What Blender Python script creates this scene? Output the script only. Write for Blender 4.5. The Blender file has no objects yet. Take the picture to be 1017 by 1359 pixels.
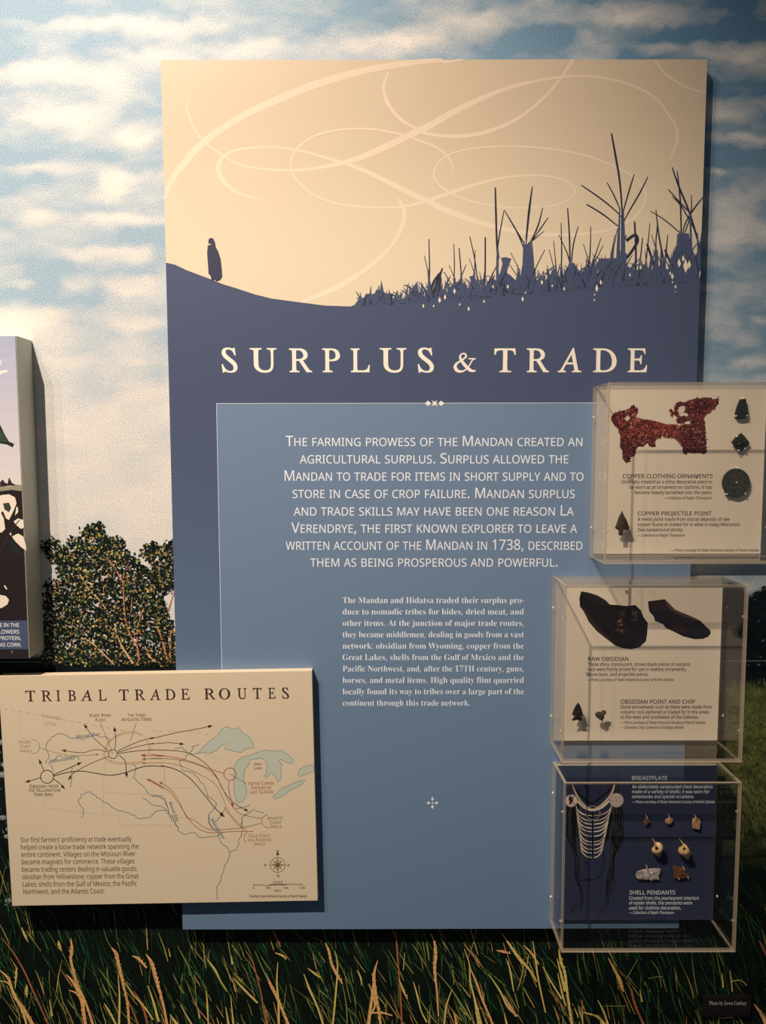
import bpy, bmesh, math, random, os
import numpy as np
from mathutils import Vector, Matrix
from mathutils.geometry import tessellate_polygon

# ------------------------------------------------------------------ camera, world, light
S = bpy.context.scene
COL = S.collection
EYE = 1.60          # camera height above the floor
DIST = 1.70         # camera distance from the wall
FPX = 1002.3        # focal length in pixels of a 1017x1359 picture
PITCH, YAW, ROLL = math.radians(4.833), math.radians(0.069), math.radians(-0.1006)
W, H = 1017, 1359
_cp, _sp, _cy, _sy = math.cos(PITCH), math.sin(PITCH), math.cos(YAW), math.sin(YAW)
FW = Vector((_sy*_cp, _cy*_cp, -_sp))
_r = Vector((_cy, -_sy, 0)); _u = _r.cross(FW)
RT = _r*math.cos(ROLL)+_u*math.sin(ROLL)
UP = -_r*math.sin(ROLL)+_u*math.cos(ROLL)
cd = bpy.data.cameras.new('camera')
cam = bpy.data.objects.new('camera', cd); COL.objects.link(cam)
cd.sensor_fit = 'VERTICAL'; cd.sensor_height = 36; cd.sensor_width = 27
cd.lens = 36*FPX/H
cam.matrix_world = Matrix(((RT.x, UP.x, -FW.x, 0), (RT.y, UP.y, -FW.y, -DIST), (RT.z, UP.z, -FW.z, EYE), (0, 0, 0, 1)))
cd.clip_start = 0.02
S.camera = cam
S.view_settings.view_transform = 'Standard'; S.view_settings.look = 'None'
S.view_settings.gamma = 1; S.view_settings.use_curve_mapping = False
S.view_settings.exposure = 0.0
wd = bpy.data.worlds.new('world'); S.world = wd; wd.use_nodes = True
bg = wd.node_tree.nodes['Background']
bg.inputs[0].default_value = (0.84, 0.93, 1.0, 1); bg.inputs[1].default_value = 0.10

def spot(name, loc, aim, power, size_deg, col=(1, .865, .715), r=.018):
    l = bpy.data.lights.new(name, 'SPOT'); l.energy = power; l.color = col
    l.spot_size = math.radians(size_deg); l.spot_blend = 1.0; l.shadow_soft_size = r
    o = bpy.data.objects.new(name, l); COL.objects.link(o); o.location = loc
    o.rotation_euler = (Vector(aim)-Vector(loc)).to_track_quat('-Z', 'Y').to_euler()
    return o
spot('track_spotlight', (-1.52, -2.4, EYE+3.3), (-.50, 0, EYE+.04), 1010, 47)
spot('track_spotlight', (-2.15, -2.4, EYE+3.3), (.05, 0, EYE-.30), 190, 48)
spot('track_spotlight', (-2.75, -2.4, EYE+3.3), (.15, 0, EYE-.45), 130, 50)

# ------------------------------------------------------------------ helpers
def lin(c):
    c = c/255.0
    return c/12.92 if c <= .04045 else ((c+.055)/1.055)**2.4
def rgb(r, g, b): return (lin(r), lin(g), lin(b), 1.0)
def lerp(a, b, t): return tuple(x+(y-x)*t for x, y in zip(a, b))
def U(px, py, d):
    """a point seen in the photograph, on the plane that lies d in front of the wall -> (x, z)"""
    v = FW+RT*((px-W/2)/FPX)-UP*((py-H/2)/FPX)
    t = (DIST-d)/v.y
    return (v.x*t, EYE+v.z*t)
def PX(x, z, d):
    """the other way, vectorised"""
    dx, dy, dz = x, DIST-d, z-EYE
    q = dx*FW.x+dy*FW.y+dz*FW.z
    return W/2+FPX*(dx*RT.x+dy*RT.y+dz*RT.z)/q, H/2-FPX*(dx*UP.x+dy*UP.y+dz*UP.z)/q

MATS = {}
def new_mat(name):
    m = bpy.data.materials.new(name); m.use_nodes = True
    MATS[name] = m
    return m, m.node_tree.nodes, m.node_tree.links, m.node_tree.nodes['Principled BSDF']
def simple(name, c, rough=.5, metal=0, spec=.5, noise=None):
    m, n, l, p = new_mat(name)
    p.inputs['Base Color'].default_value = c; p.inputs['Roughness'].default_value = rough
    p.inputs['Metallic'].default_value = metal; p.inputs['Specular IOR Level'].default_value = spec
    if noise:
        sc, c2, bump = noise
        tc = n.new('ShaderNodeTexCoord'); nz = n.new('ShaderNodeTexNoise'); nz.inputs['Scale'].default_value = sc
        nz.inputs['Detail'].default_value = 5
        l.new(tc.outputs['Object'], nz.inputs['Vector'])
        cr = n.new('ShaderNodeValToRGB'); cr.color_ramp.elements[0].position = .35; cr.color_ramp.elements[1].position = .65
        cr.color_ramp.elements[0].color = c; cr.color_ramp.elements[1].color = c2
        l.new(nz.outputs[0], cr.inputs[0]); l.new(cr.outputs[0], p.inputs['Base Color'])
        if bump:
            b = n.new('ShaderNodeBump'); b.inputs['Strength'].default_value = bump; b.inputs['Distance'].default_value = .002
            l.new(nz.outputs[0], b.inputs['Height']); l.new(b.outputs[0], p.inputs['Normal'])
    return m
def ink(name, rough, spec, grain=0, gscale=500, gpow=None):
    m, n, l, p = new_mat(name)
    a = n.new('ShaderNodeAttribute'); a.attribute_name = 'Col'
    p.inputs['Roughness'].default_value = rough; p.inputs['Specular IOR Level'].default_value = spec
    if grain:
        tc = n.new('ShaderNodeTexCoord')
        nz = n.new('ShaderNodeTexNoise'); nz.inputs['Scale'].default_value = gscale; nz.inputs['Detail'].default_value = 2
        l.new(tc.outputs['Object'], nz.inputs['Vector'])
        mr = n.new('ShaderNodeMapRange'); mr.inputs[1].default_value = .3; mr.inputs[2].default_value = .7
        mr.inputs[3].default_value = 1-grain; mr.inputs[4].default_value = 1+grain
        l.new(nz.outputs[0], mr.inputs[0])
        vm = n.new('ShaderNodeVectorMath'); vm.operation = 'SCALE'
        l.new(a.outputs['Color'], vm.inputs[0]); l.new(mr.outputs[0], vm.inputs['Scale'])
        l.new(vm.outputs[0], p.inputs['Base Color'])
    else:
        l.new(a.outputs['Color'], p.inputs['Base Color'])
    return m
INK = ink('printed_ink', .5, .3)
PANEL = ink('panel_print', .42, .35, .035, 900)
CARD = ink('card_print', .6, .2, .03, 500)
LITE = ink('raised_ink', .5, .3)

def mesh(name, verts, faces, mat, parent=None, cols=None, smooth=False, loc=None):
    me = bpy.data.meshes.new(name); me.from_pydata([tuple(v) for v in verts], [], faces)
    for m in (mat if isinstance(mat, list) else [mat]): me.materials.append(m)
    if cols is not None:
        at = me.color_attributes.new('Col', 'FLOAT_COLOR', 'POINT')
        at.data.foreach_set('color', np.array(cols, dtype=np.float32).ravel())
    if smooth:
        me.polygons.foreach_set('use_smooth', [True]*len(me.polygons))
    o = bpy.data.objects.new(name, me); COL.objects.link(o)
    if loc is not None: o.location = loc
    if parent is not None:
        o.parent = parent
        o.matrix_parent_inverse = Matrix.Translation(-Vector(parent.location))
    return o
def tag(o, label=None, cat=None, group=None, kind=None):
    for k, v in (('label', label), ('category', cat), ('group', group), ('kind', kind)):
        if v: o[k] = v
    return o
def empty(name, loc, label, cat, group=None):
    o = bpy.data.objects.new(name, None); COL.objects.link(o); o.location = loc
    o.empty_display_size = .05
    return tag(o, label, cat, group)
def box(name, x0, x1, y0, y1, z0, z1, mat, parent=None, bev=0.0, matidx=None):
    bm = bmesh.new(); bmesh.ops.create_cube(bm, size=1)
    for v in bm.verts:
        v.co = Vector((x0 if v.co.x < 0 else x1, y0 if v.co.y < 0 else y1, z0 if v.co.z < 0 else z1))
    if bev: bmesh.ops.bevel(bm, geom=bm.edges[:], offset=bev, segments=2, affect='EDGES')
    me = bpy.data.meshes.new(name); 
    bm.to_mesh(me); bm.free()
    for m in (mat if isinstance(mat, list) else [mat]): me.materials.append(m)
    if matidx is not None:
        for pl in me.polygons: pl.material_index = 0 if abs(pl.normal[matidx]) > .9 else 1
    o = bpy.data.objects.new(name, me); COL.objects.link(o)
    if parent is not None:
        o.parent = parent; o.matrix_parent_inverse = Matrix.Translation(-Vector(parent.location))
    return o

class Print:
    """flat printed shapes on a plane that lies d in front of the wall; each next layer a hair further out"""
    def __init__(self, d, step=4e-6, lift=1.5e-4):
        self.d = d; self.k = d+lift; self.step = step; self.v = []; self.f = []; self.c = []
    def poly_w(self, pts, col):
        base = len(self.v); self.k += self.step
        self.v += [(p[0], -self.k, p[1]) for p in pts]; self.c += [col]*len(pts)
        tri = tessellate_polygon([[Vector((p[0], p[1], 0)) for p in pts]])
        for t in tri:
            a, b, c = [Vector((pts[i][0], pts[i][1])) for i in t]
            s = (b-a).cross(c-a)
            t = tuple(t) if s > 0 else (t[0], t[2], t[1])
            self.f.append(tuple(base+i for i in t))
    def poly(self, pts, col): self.poly_w([U(x, y, self.d) for x, y in pts], col)
    def disc(self, x, y, r, col, n=20, ry=None):
        self.poly([(x+r*math.cos(2*math.pi*i/n), y+(ry or r)*math.sin(2*math.pi*i/n)) for i in range(n)], col)
    def stroke(self, pts, w, col, smooth=True, n=6, closed=False):
        """ribbon of width w (pixels; number or list) along pts"""
        ws = w if isinstance(w, (list, tuple)) else [w]*len(pts)
        if len(ws) != len(pts):
            q = np.interp(np.linspace(0, 1, len(pts)), np.linspace(0, 1, len(ws)), ws); ws = list(q)
        if smooth and len(pts) > 2:
            P = [pts[0]]+list(pts)+[pts[-1]]
            if closed: P = [pts[-2]]+list(pts)+[pts[1]]
            out, wo = [], []
            for i in range(1, len(P)-2):
                for j in range(n):
                    t = j/n
                    a, b, c, e = P[i-1], P[i], P[i+1], P[i+2]
                    out.append(tuple(.5*(2*b[k]+(c[k]-a[k])*t+(2*a[k]-5*b[k]+4*c[k]-e[k])*t*t+(3*b[k]-a[k]-3*c[k]+e[k])*t**3) for k in (0, 1)))
                    wo.append(ws[i-1]+(ws[i]-ws[i-1])*t)
            out.append(pts[-1]); wo.append(ws[-1]); pts, ws = out, wo
        base = len(self.v); self.k += self.step
        m = len(pts)
        for i in range(m):
            a = pts[max(i-1, 0)]; b = pts[min(i+1, m-1)]
            dx, dy = b[0]-a[0], b[1]-a[1]; L = math.hypot(dx, dy) or 1
            nx, ny = -dy/L*ws[i]/2, dx/L*ws[i]/2
            self.k += self.step*.25
            for s in (1, -1):
                p = U(pts[i][0]+s*nx, pts[i][1]+s*ny, self.d)
                self.v.append((p[0], -self.k, p[1])); self.c.append(col(*pts[i]) if callable(col) else col)
        for i in range(m-1):
            q = base+2*i
            self.f.append((q, q+1, q+3, q+2))
    def ring(self, x, y, r, w, col, n=28, ry=None):
        pts = [(x+r*math.cos(2*math.pi*i/n), y+(ry or r)*math.sin(2*math.pi*i/n)) for i in range(n+1)]
        self.stroke(pts, w, col, smooth=False)
    def arrow(self, pts, w, col, head=5):
        self.stroke(pts, w, col)
        (x0, y0), (x1, y1) = pts[-2], pts[-1]
        L = math.hypot(x1-x0, y1-y0) or 1; ux, uy = (x1-x0)/L, (y1-y0)/L
        self.poly([(x1+ux*head*.3, y1+uy*head*.3), (x1-ux*head-uy*head*.42, y1-uy*head+ux*head*.42), (x1-ux*head+uy*head*.42, y1-uy*head-ux*head*.42)], col)
    def build(self, name, parent=None, mat=None):
        o = mesh(name, self.v, self.f, mat or INK, parent, self.c)
        if 'lettering' in name or name in ('printed_map', 'printed_ornament', 'frame_line', 'printed_flourish', 'printed_copper', 'printed_breastplate', 'printed_obsidian', 'printed_photo'): o['kind'] = 'stuff'
        return o

# ------------------------------------------------------------------ lettering
FD = bpy.utils.system_resource('DATAFILES', path='fonts')
def load_font(fn):
    try: return bpy.data.fonts.load(os.path.join(FD, fn))
    except Exception: return None
F_SANS = load_font('NotoSansHebrew-Regular.woff2')
F_MATH = load_font('NotoSansMath-Regular.woff2')
def m_bold(s):
    if not F_MATH: return s
    o = ''
    for c in s:
        if 'A' <= c <= 'Z': o += chr(0x1D400+ord(c)-65)
        elif 'a' <= c <= 'z': o += chr(0x1D41A+ord(c)-97)
        elif '0' <= c <= '9': o += chr(0x1D7CE+ord(c)-48)
        else: o += c
    return o
def m_ital(s):
    if not F_MATH: return s
    o = ''
    for c in s:
        if 'A' <= c <= 'Z': o += chr(0x1D434+ord(c)-65)
        elif c == 'h': o += '\u210e'
        elif 'a' <= c <= 'z': o += chr(0x1D44E+ord(c)-97)
        else: o += c
    return o
STY = {'sans': (F_SANS, None, 0, 0), 'light': (F_SANS, None, 0, -.004), 'heavy': (F_SANS, None, 0, .010), 'sans_it': (F_SANS, None, .22, 0.006), 'bold': (F_MATH, m_bold, 0, -.006), 'roman': (F_MATH, m_ital, -.27, .007), 'card': (F_SANS, None, 0, .012), 'card_it': (F_SANS, None, .22, .012), 'roman_it': (F_MATH, m_ital, 0, .004)}
def glyphs(s, sty, small=0):
    font, fn, shear, off = STY[sty]
    cu = bpy.data.curves.new('t', 'FONT')
    if font: cu.font = font
    cu.body = fn(s) if fn else s
    cu.shear = shear if abs(shear) <= 1 else 0
    cu.offset = off; cu.resolution_u = 3
    if small:
        cu.small_caps_scale = small
        for i, c in enumerate(s):
            if c.islower() or c.isdigit(): cu.body_format[i].use_small_caps = True
    ob = bpy.data.objects.new('t', cu)
    me = bpy.data.meshes.new_from_object(ob)
    n = len(me.vertices); v = np.empty(n*3, np.float32); me.vertices.foreach_get('co', v); v = v.reshape(-1, 3)[:, :2].astype(float)
    me.calc_loop_triangles()
    t = np.empty(len(me.loop_triangles)*3, np.int32); me.loop_triangles.foreach_get('vertices', t)
    bpy.data.objects.remove(ob); bpy.data.curves.remove(cu); bpy.data.meshes.remove(me)
    return v, t.reshape(-1, 3)
_cap = {}
def cap_h(sty):
    if sty not in _cap: _cap[sty] = float(glyphs('H', sty)[0][:, 1].max())
    return _cap[sty]
def text(P, s, xl, xr, yb, cap, col, sty='sans', small=0, slope=0.0):
    """one line of lettering, its ink from pixel xl to xr, baseline yb at xl, into the Print P"""
    v, t = glyphs(s, sty, small)
    if not len(v): return
    a = np.array(U(xl, yb, P.d)); b = np.array(U(xr, yb+slope*(xr-xl), P.d))
    mid = (xl+xr)/2
    hgt = U(mid, yb-cap, P.d)[1]-U(mid, yb, P.d)[1]
    x0, x1 = v[:, 0].min(), v[:, 0].max()
    ex = (b-a)/(x1-x0); d = (b-a)/np.linalg.norm(b-a); ey = np.array([-d[1], d[0]])*hgt/cap_h(sty)
    w = a+np.outer(v[:, 0]-x0, ex)+np.outer(v[:, 1], ey)
    base = len(P.v); P.k += P.step
    P.v += [(p[0], -P.k, p[1]) for p in w]; P.c += [col]*len(w)
    for q in t: P.f.append((int(q[0])+base, int(q[1])+base, int(q[2])+base))

def value_noise(x, y, seed=0):
    xi = np.floor(x).astype(int); yi = np.floor(y).astype(int); fx = x-xi; fy = y-yi
    def h(a, b):
        n = np.sin(a*127.1+b*311.7+seed*74.7)*43758.5453
        return n-np.floor(n)
    fx = fx*fx*(3-2*fx); fy = fy*fy*(3-2*fy)
    return (h(xi, yi)*(1-fx)+h(xi+1, yi)*fx)*(1-fy)+(h(xi, yi+1)*(1-fx)+h(xi+1, yi+1)*fx)*fy
def fbm(x, y, seed=0, o=4):
    s = 0; a = .5
    for i in range(o): s = s+a*value_noise(x*2**i, y*2**i, seed+i); a *= .5
    return s/(1-.5**o)

# ------------------------------------------------------------------ structure: the wall with its printed photograph
def sky_and_field(px, py):
    c = np.array
    blue_hi = c(rgb(90, 132, 162)[:3]); blue_lo = c(rgb(172, 192, 207)[:3]); cloud = c(rgb(242, 229, 218)[:3])
    t = np.clip((py+40)/620, 0, 1)[:, None]
    side = np.clip((px-380)/500, 0, 1)[:, None]
    hi = blue_hi*(.35+.65*side)+blue_lo*(.65-.65*side)
    low = blue_lo*(1-.55*side)+c(rgb(88, 124, 148)[:3])*.55*side
    blue = hi*(1-t)+low*t
    wx = (fbm(px/30, py/22, 31)-.5)*34; wy = (fbm(px/26, py/18, 37)-.5)*16
    px0, py0 = px, py; px = px+wx; py = py+wy
    m = (fbm(px/60, py/26, 3, 5)-.5)*1.2+.08
    m = m+np.clip((py-380)/320, 0, .62)*(1-.55*side[:, 0])
    blobs = [(60, 30, 70, 9, .6), (150, 33, 60, 10, .7), (85, 90, 110, 13, 1), (150, 108, 45, 16, .9), (190, 72, 42, 10, .8), (330, 62, 50, 14, .8), (240, 32, 60, 14, .7),
             (75, 155, 80, 20, 1), (180, 180, 24, 16, .9), (60, 222, 80, 9, .9), (152, 240, 26, 20, 1.1), (50, 285, 24, 10, 1), (25, 270, 30, 8, .6),
             (160, 291, 70, 10, 1.1), (135, 335, 90, 12, 1), (100, 377, 24, 12, .9), (30, 378, 14, 8, .8), (185, 376, 40, 14, .9), (25, 420, 55, 22, 1), (190, 430, 50, 10, .6),
             (110, 480, 90, 12, .4), (500, 60, 60, 22, .8), (590, 40, 70, 26, .8), (640, 25, 40, 16, .5), (830, 15, 100, 20, .75), (890, 62, 70, 10, .6), (985, 74, 60, 12, .75), (1010, 60, 60, 9, .6),
             (985, 134, 60, 9, .5), (960, 150, 30, 12, .4), (975, 182, 50, 7, .7), (1005, 188, 40, 7, .6), (955, 228, 12, 6, .8), (1000, 222, 50, 8, .2), (970, 262, 50, 13, .8), (1005, 290, 60, 18, .6), (950, 315, 40, 12, .4),
             (960, 350, 40, 9, .3), (1012, 422, 10, 6, .7), (1000, 478, 30, 9, .5), (985, 380, 60, 14, .25),
             (1150, 120, 140, 30, .8), (1180, 240, 150, 20, .7), (-120, 60, 90, 22, .9), (-160, 200, 120, 26, .9), (-110, 330, 100, 18, .8), (300, -70, 260, 30, .8), (900, -90, 260, 40, .7)]
    for bx, by, rx, ry, a in blobs:
        u = (px-bx)/rx; v = (py-by)/ry
        v = np.where(v < 0, v*1.25, v*.85)
        m = m+a*.72*np.exp(-(u*u+v*v)**1.1)
    m = m-.30*np.exp(-(((px-700)/60)**2+((py-52)/26)**2))-.5*np.exp(-(((px-980)/70)**2+((py-42)/12)**2))-.35*np.exp(-((py-112)/10.)**2)*side[:, 0]
    m = m-.40*np.exp(-((py-208)/13.)**2)*side[:, 0]
    px, py = px0, py0
    m = np.clip(m, 0, 1)[:, None]
    col = blue*(1-m)+cloud*m
    # warm haze low over the horizon on the left
    hz = (np.clip((py-430)/200, 0, 1)*(1-side[:, 0])*.45)[:, None]
    col = col*(1-hz)+c(rgb(238, 228, 218)[:3])*hz
    # trees, meadow, tall grass
    n1 = fbm(px/5, py/4, 9)[:, None]; n2 = fbm(px/26, py/12, 21)[:, None]
    trees = c(rgb(14, 24, 30)[:3])*(.5+n1)
    meadow = c(rgb(116, 120, 66)[:3])*(.25+1.1*n1)*(.45+.8*n2)
    tall = c(rgb(16, 28, 20)[:3])*(.3+1.2*n1*n2)
    edge = 888+30*(fbm(px/40, py*0, 5)-.5)
    hor = 866-92*np.clip(side[:, 0]*1.6-.5, 0, 1)+(26*(fbm(px/22, py*0+3, 15)-.5)-8*np.sin(px/9.))*np.clip((px-300)/200, 0, 1)
    k = np.clip((py-hor)/8, 0, 1)[:, None]; col = col*(1-k)+trees*k
    k = np.clip((py-edge-14)/14, 0, 1)[:, None]*np.clip((px-700)/60, 0, 1)[:, None]; col = col*(1-k)+meadow*k
    k = np.clip((py-1040-40*n2[:, 0])/90, 0, 1)[:, None]; col = col*(1-k)+tall*k
    return col

X0, X1, ZT = -2.2, 2.2, 3.3
xs = np.concatenate([np.arange(X0, -.95, .03), np.arange(-.95, 1.0, .0042), np.arange(1.0, X1+.03, .03)])
zs = np.concatenate([np.arange(0, .25, .03), np.arange(.25, 2.75, .0042), np.arange(2.75, ZT+.03, .03)])
gx, gz = np.meshgrid(xs, zs); nx, nz = len(xs), len(zs)
ppx, ppy = PX(gx.ravel(), gz.ravel(), 0.0)
colw = sky_and_field(ppx, ppy)
me = bpy.data.meshes.new('wall_back')
co = np.stack([gx.ravel(), np.zeros(nx*nz), gz.ravel()], 1).astype(np.float32)
me.vertices.add(nx*nz); me.vertices.foreach_set('co', co.ravel())
ii = (np.arange(nz-1)[:, None]*nx+np.arange(nx-1)[None, :]).ravel()
fc = np.stack([ii, ii+1, ii+nx+1, ii+nx], 1).astype(np.int32)
me.loops.add(fc.size); me.loops.foreach_set('vertex_index', fc.ravel())
me.polygons.add(len(fc)); me.polygons.foreach_set('loop_start', np.arange(len(fc), dtype=np.int32)*4)
me.update(calc_edges=True)
at = me.color_attributes.new('Col', 'FLOAT_COLOR', 'POINT')
at.data.foreach_set('color', np.concatenate([colw, np.ones((len(colw), 1))], 1).astype(np.float32).ravel())
# the film grain of the enlarged photograph: bluish dots, strongest in the blue of the sky
m, n, l, p = new_mat('mural_print')
a = n.new('ShaderNodeAttribute'); a.attribute_name = 'Col'
tc = n.new('ShaderNodeTexCoord')
nz1 = n.new('ShaderNodeTexNoise'); nz1.inputs['Scale'].default_value = 390; nz1.inputs['Detail'].default_value = 1.5
l.new(tc.outputs['Object'], nz1.inputs['Vector'])
mr = n.new('ShaderNodeMapRange'); mr.inputs[1].default_value = .38; mr.inputs[2].default_value = .62; mr.inputs[3].default_value = .0; mr.inputs[4].default_value = 1.0
l.new(nz1.outputs[0], mr.inputs[0])
g = n.new('ShaderNodeMix'); g.data_type = 'RGBA'; g.blend_type = 'MIX'
g.inputs[6].default_value = (.50, .66, .80, 1); g.inputs[7].default_value = (1.22, 1.14, 1.06, 1)
l.new(mr.outputs[0], g.inputs[0])
mu = n.new('ShaderNodeMix'); mu.data_type = 'RGBA'; mu.blend_type = 'MULTIPLY'; mu.inputs[0].default_value = .62
l.new(a.outputs['Color'], mu.inputs[6]); l.new(g.outputs[2], mu.inputs[7]); l.new(mu.outputs[2], p.inputs['Base Color'])
p.inputs['Roughness'].default_value = .55; p.inputs['Specular IOR Level'].default_value = .25
me.materials.append(m)
wall = bpy.data.objects.new('wall_back', me); COL.objects.link(wall); tag(wall, kind='structure')
fl = box('floor', X0, X1, -3.6, .0, -.05, 0, simple('floor_carpet', rgb(58, 54, 52), .9, noise=(60, rgb(40, 38, 38), .3)))
tag(fl, kind='structure')

R = random.Random(11)
# --- printed trees
def leaves(name, polys, n, seed, size=(1.4, 3.2), pal=None):
    r = random.Random(seed); P = Print(0, 2e-7, 1e-4)
    def inside(x, y, poly):
        c = False; j = len(poly)-1
        for i in range(len(poly)):
            xi, yi = poly[i]; xj, yj = poly[j]
            if (yi > y) != (yj > y) and x < (xj-xi)*(y-yi)/(yj-yi)+xi: c = not c
            j = i
        return c
    x0 = min(p[0] for q in polys for p in q); x1 = max(p[0] for q in polys for p in q)
    y0 = min(p[1] for q in polys for p in q); y1 = max(p[1] for q in polys for p in q)
    k = 0
    while k < n:
        x, y = r.uniform(x0-4, x1+4), r.uniform(y0-4, y1)
        jx, jy = x+r.gauss(0, 2.2), y+r.gauss(0, 2.2)
        if not any(inside(jx, jy, q) for q in polys): continue
        clump = value_noise(np.array([x/9.]), np.array([y/7.]), 4)[0]
        if r.random() > .35+.9*clump: continue
        k += 1
        s = r.uniform(*size); a = r.uniform(0, math.pi)
        w = s*r.uniform(.4, .75)
        early = k < n*.62
        pc = pal[0] if early or r.random() > .2+1.0*clump*clump+.25*value_noise(np.array([x/17.+5]), np.array([y/13.]), 8)[0] else pal[1]
        col = pc[int(r.random()*len(pc))]
        j = r.uniform(.7, 1.25); col = (col[0]*j, col[1]*j, col[2]*j, 1)
        if not early: s *= .72; w *= .72
        ca, sa = math.cos(a), math.sin(a)
        P.poly([(x+ca*s, y+sa*s), (x-sa*w*.8+ca*s*.2, y+ca*w*.8+sa*s*.2), (x-ca*s, y-sa*s), (x+sa*w-ca*s*.1, y-ca*w-sa*s*.1)], col)
    return P
dark = [rgb(12, 18, 16), rgb(16, 28, 18), rgb(10, 12, 14), rgb(30, 46, 30), rgb(18, 32, 34)]
lit = [rgb(70, 84, 48), rgb(48, 78, 46), rgb(190, 176, 96), rgb(226, 190, 128), rgb(160, 150, 80), rgb(40, 74, 66), rgb(96, 116, 60), rgb(22, 34, 26), rgb(14, 20, 18), rgb(205, 140, 90)]
tree_l = [[(56, 720), (72, 714), (85, 726), (92, 712), (104, 716), (110, 702), (125, 697), (130, 694), (138, 699), (143, 713), (155, 714), (165, 718), (168, 735), (178, 738), (190, 752), (210, 752), (222, 764), (226, 776), (218, 790), (222, 815), (232, 840), (236, 884), (56, 884), (58, 790), (82, 792), (86, 780), (80, 762), (72, 745), (56, 730)],
          [(186, 735), (195, 722), (206, 722), (212, 730), (220, 720), (228, 718), (238, 720), (238, 775), (226, 786), (214, 768), (205, 752), (195, 742)],
          [(58, 772), (75, 770), (96, 776), (98, 800), (60, 800)]]
P = leaves('leaf', tree_l, 9500, 3, size=(1.6, 3.6), pal=(dark, lit))
orange = rgb(196, 128, 92); tan = rgb(214, 172, 128); brown = rgb(130, 80, 58)
def C3(z): return [(40+a*.2065, 650+b*.2065) for a, b in z]
for pts, w, c in [([(490, 440), (530, 480), (575, 550), (600, 600)], [2.6, 2.2, 2], orange), ([(600, 600), (603, 700), (618, 850), (650, 940), (690, 1010), (700, 1110)], [1.6, 2, 2.6, 3.2], orange),
                  ([(320, 540), (380, 640), (440, 700), (500, 780)], [2.6, 2, 1.6], tan), ([(545, 880), (575, 970), (620, 1050), (665, 1115)], [2, 3, 3.4], tan), ([(645, 490), (610, 530), (600, 570)], [1.2, 1.8], orange),
                  ([(730, 760), (695, 870), (688, 980)], [1.4, 2.4], orange), ([(815, 880), (850, 960), (885, 1110)], [2, 3, 3], orange), ([(928, 640), (905, 720), (888, 775)], [1, 1.6], orange), ([(912, 870), (903, 980), (902, 1110)], [1.6, 2.2], orange),
                  ([(330, 950), (400, 985), (470, 1050), (545, 1125)], [2.5, 2.2, 1.8], tan), ([(655, 700), (650, 800)], [1, 1.2], orange), ([(750, 1050), (800, 1100)], [1.5, 2], tan), ([(230, 840), (300, 890)], [1, 1], tan)]:
    P.stroke(C3(pts), [q*.8 for q in w], c)
P2 = leaves('leaf', tree_l, 1500, 31, size=(1.2, 2.8), pal=(dark, lit)); P2k = P.k+2e-5
off = len(P.v); P.v += [(a_, b_-(P2k-1e-4), c_) for a_, b_, c_ in P2.v]; P.c += P2.c; P.f += [tuple(q+off for q in f_) for f_ in P2.f]
P.build('printed_tree', wall).__setitem__('kind', 'stuff')
# right hand trees and the strip of scrub left of the map
tree_r = [[(925, 792), (940, 780), (960, 778), (985, 800), (996, 812), (1004, 785), (1012, 780), (1040, 776), (1090, 790), (1100, 905), (925, 905)]]
P = leaves('leaf', tree_r, 1900, 5, size=(1.5, 4), pal=([rgb(8, 13, 20), rgb(10, 18, 24), rgb(12, 16, 20)], [rgb(14, 24, 30), rgb(60, 110, 130), rgb(20, 34, 34), rgb(10, 14, 18), rgb(8, 12, 16), rgb(28, 44, 40), rgb(12, 18, 20)]))
P.build('printed_tree', wall).__setitem__('kind', 'stuff')
scrub = [[(-60, 880), (22, 880), (30, 1206), (-60, 1206)]]
P = leaves('leaf', scrub, 1500, 8, size=(1.5, 4), pal=([rgb(12, 20, 20), rgb(16, 30, 26), rgb(10, 14, 14)], [rgb(24, 50, 44), rgb(14, 24, 24), rgb(120, 130, 136), rgb(16, 26, 22), rgb(36, 70, 60)]))
for x, y, s in [(6, 1015, 5), (3, 1028, 6), (9, 1110, 4), (4, 1085, 5), (11, 1195, 5), (2, 985, 5)]:
    P.disc(x, y, s, rgb(120, 126, 134), 9, s*.7); P.disc(x-1, y-1, s*.6, rgb(160, 160, 158), 8, s*.4)
P.build('printed_scrub', wall).__setitem__('kind', 'stuff')
# --- meadow dabs and the tall grass
gr = random.Random(21)
P = Print(0, 1e-7, 1.2e-4)
for i in range(5200):
    x = gr.uniform(925, 1100) if i < 2600 else gr.uniform(1100, 1700); y = gr.uniform(902, 1120)
    t = (y-900)/220
    s = gr.uniform(1.5, 4)*(1+t)
    if gr.random() < t*.8: c = [rgb(18, 34, 22), rgb(26, 48, 30), rgb(12, 20, 14), rgb(90, 84, 52)][gr.randrange(4)]
    else: c = [rgb(134, 128, 74), rgb(96, 104, 60), rgb(66, 78, 44), rgb(50, 62, 36), rgb(150, 136, 84)][gr.randrange(5)]
    a = gr.gauss(-.35, .35)
    P.stroke([(x, y), (x+math.sin(a)*s, y-math.cos(a)*s)], [1.1, .4], c, smooth=False)
P.build('printed_meadow', wall).__setitem__('kind', 'stuff')
greens = [rgb(20, 54, 36), rgb(28, 76, 48), rgb(38, 96, 60), rgb(12, 30, 24), rgb(74, 116, 66), rgb(52, 92, 60)]
yell = [rgb(205, 184, 96), rgb(160, 160, 80), rgb(226, 186, 112), rgb(228, 168, 108), rgb(140, 156, 76)]
P = Print(0, 1.5e-7, 1.6e-4)
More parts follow.
